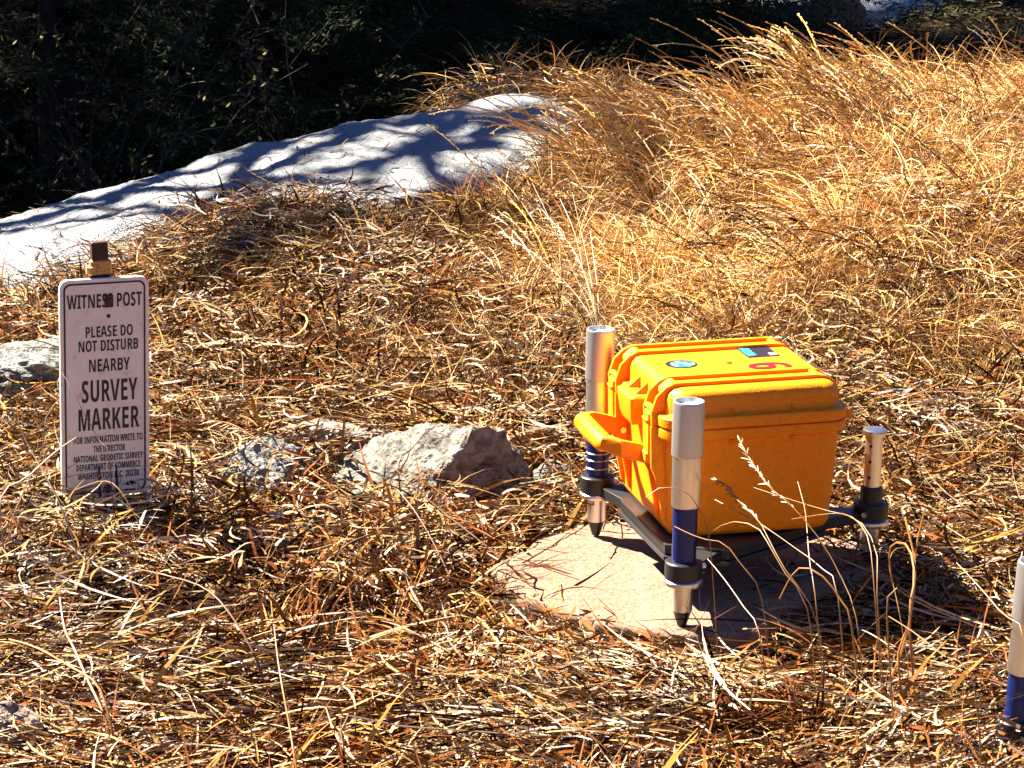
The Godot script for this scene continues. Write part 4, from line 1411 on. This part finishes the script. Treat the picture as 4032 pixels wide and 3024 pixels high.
	var plants := [
		["tall_grass_tuft", "tall dry grass tuft arching in front of the yellow case's near side", straw, ["seed_a", "s2", "s3", "s4", "s5", "s6", "s7", "s8", "s9", "s10", "s12"], 0.0009, ["seed_a", "s2"]],
		["tall_grass_tuft", "broad curled grass blade in the case's shadow", orange, ["s11"], 0.0016, []],
		["tall_grass_tuft", "orange stalk with split leaves standing right of the case's shadow", orange, ["o1", "o2", "o3"], 0.0019, []],
		["grass_stalk", "long pale straws crossing the dark hollow left of the second stand", straw, ["o4", "o5", "o6"], 0.0012, []],
		["grass_stalk", "dark thin straw bent across the sign's left edge", umber, ["sg1"], 0.0008, []],
		["grass_stalk", "bright straws crossing each other in front of the sign's left edge", ash, ["sg2", "sg3", "sg4"], 0.0014, []],
		["grass_stalk", "bent straw hooked over the sign's lower edge", straw, ["sg5"], 0.0011, []],
		["seed_plume", "arching golden seed plume in the grass above the speckled boulder", straw, ["plume1"], 0.0010, ["plume1"]],
		["seed_plume", "drooping golden seed head between the sign and the speckled boulder", straw, ["gold1"], 0.0012, ["gold1"]],
		["tall_grass_tuft", "fan of tall thin pale stems behind the rear tripod leg", ash, ["fan0", "fan1", "fan2", "fan3", "fan4", "fan5"], 0.0008, ["fan3", "fan5"]],
		["grass_stalk", "upright orange stalk at the bottom of the foreground straw", orange, ["long1"], 0.0014, []],
		["grass_stalk", "long white straw lying along the bottom of the foreground", ash, ["long2"], 0.0014, []],
		["grass_stalk", "dark brown stem slanting across the foot of the speckled boulder", umber, ["long3", "long5"], 0.0015, []],
		["grass_stalk", "dark stem leaning left just in front of the stone slab", umber, ["long4"], 0.0013, []],
		["grass_stalk", "rust brown leafy stalks at the lower left", orange, ["long6", "long7"], 0.0020, []],
		["grass_stalk", "dark bent stem in the straw left of the stone slab", umber, ["long8"], 0.0016, []],
	]
	for p in plants:
		var first: Array = lines[p[3][0]][0]
		var base := on_land(first[0], first[2])
		var t := thing(p[0], p[1], "grass tuft" if p[0] == "tall_grass_tuft" else ("seed head" if p[0] == "seed_plume" else "grass stalk"), base)
		for key in p[3]:
			var pts := []
			for q in lines[key]:
				pts.append(Vector3(q[0], q[1], q[2]) - base)
			var foot := on_land(pts[0].x + base.x + 0.015, pts[0].z + base.z + 0.025, -0.01) - base
			if foot.y < pts[0].y - 0.01:
				pts.push_front(foot)
			stalk(t, "stem", pts, p[4], p[4] * 0.55, p[2])
			if key in p[5]:
				var b := MB.new()
				var n := pts.size()
				for i in range(n / 2, n - 1):
					for q in 9:
						var g: Vector3 = (pts[i] as Vector3).lerp(pts[i + 1], q / 9.0)
						var d: Vector3 = (pts[i + 1] - pts[i]).normalized()
						var out := (d * 1.5 + Vector3(r.randf_range(-1, 1), r.randf_range(-1.2, 0.4) - (0.8 if p[0] == "seed_plume" else 0.0), r.randf_range(-1, 1)) * 0.75).normalized()
						var l := r.randf_range(0.008, 0.016) * (1.9 if p[0] == "seed_plume" else 1.0)
						b.tube(PackedVector3Array([g, g + out * l * 0.5, g + out * l]), PackedFloat32Array([0.0004, 0.0013, 0.0003]), 5)
				obj("seed_head", b.mesh(60), p[2], t).set_meta("kind", "stuff")
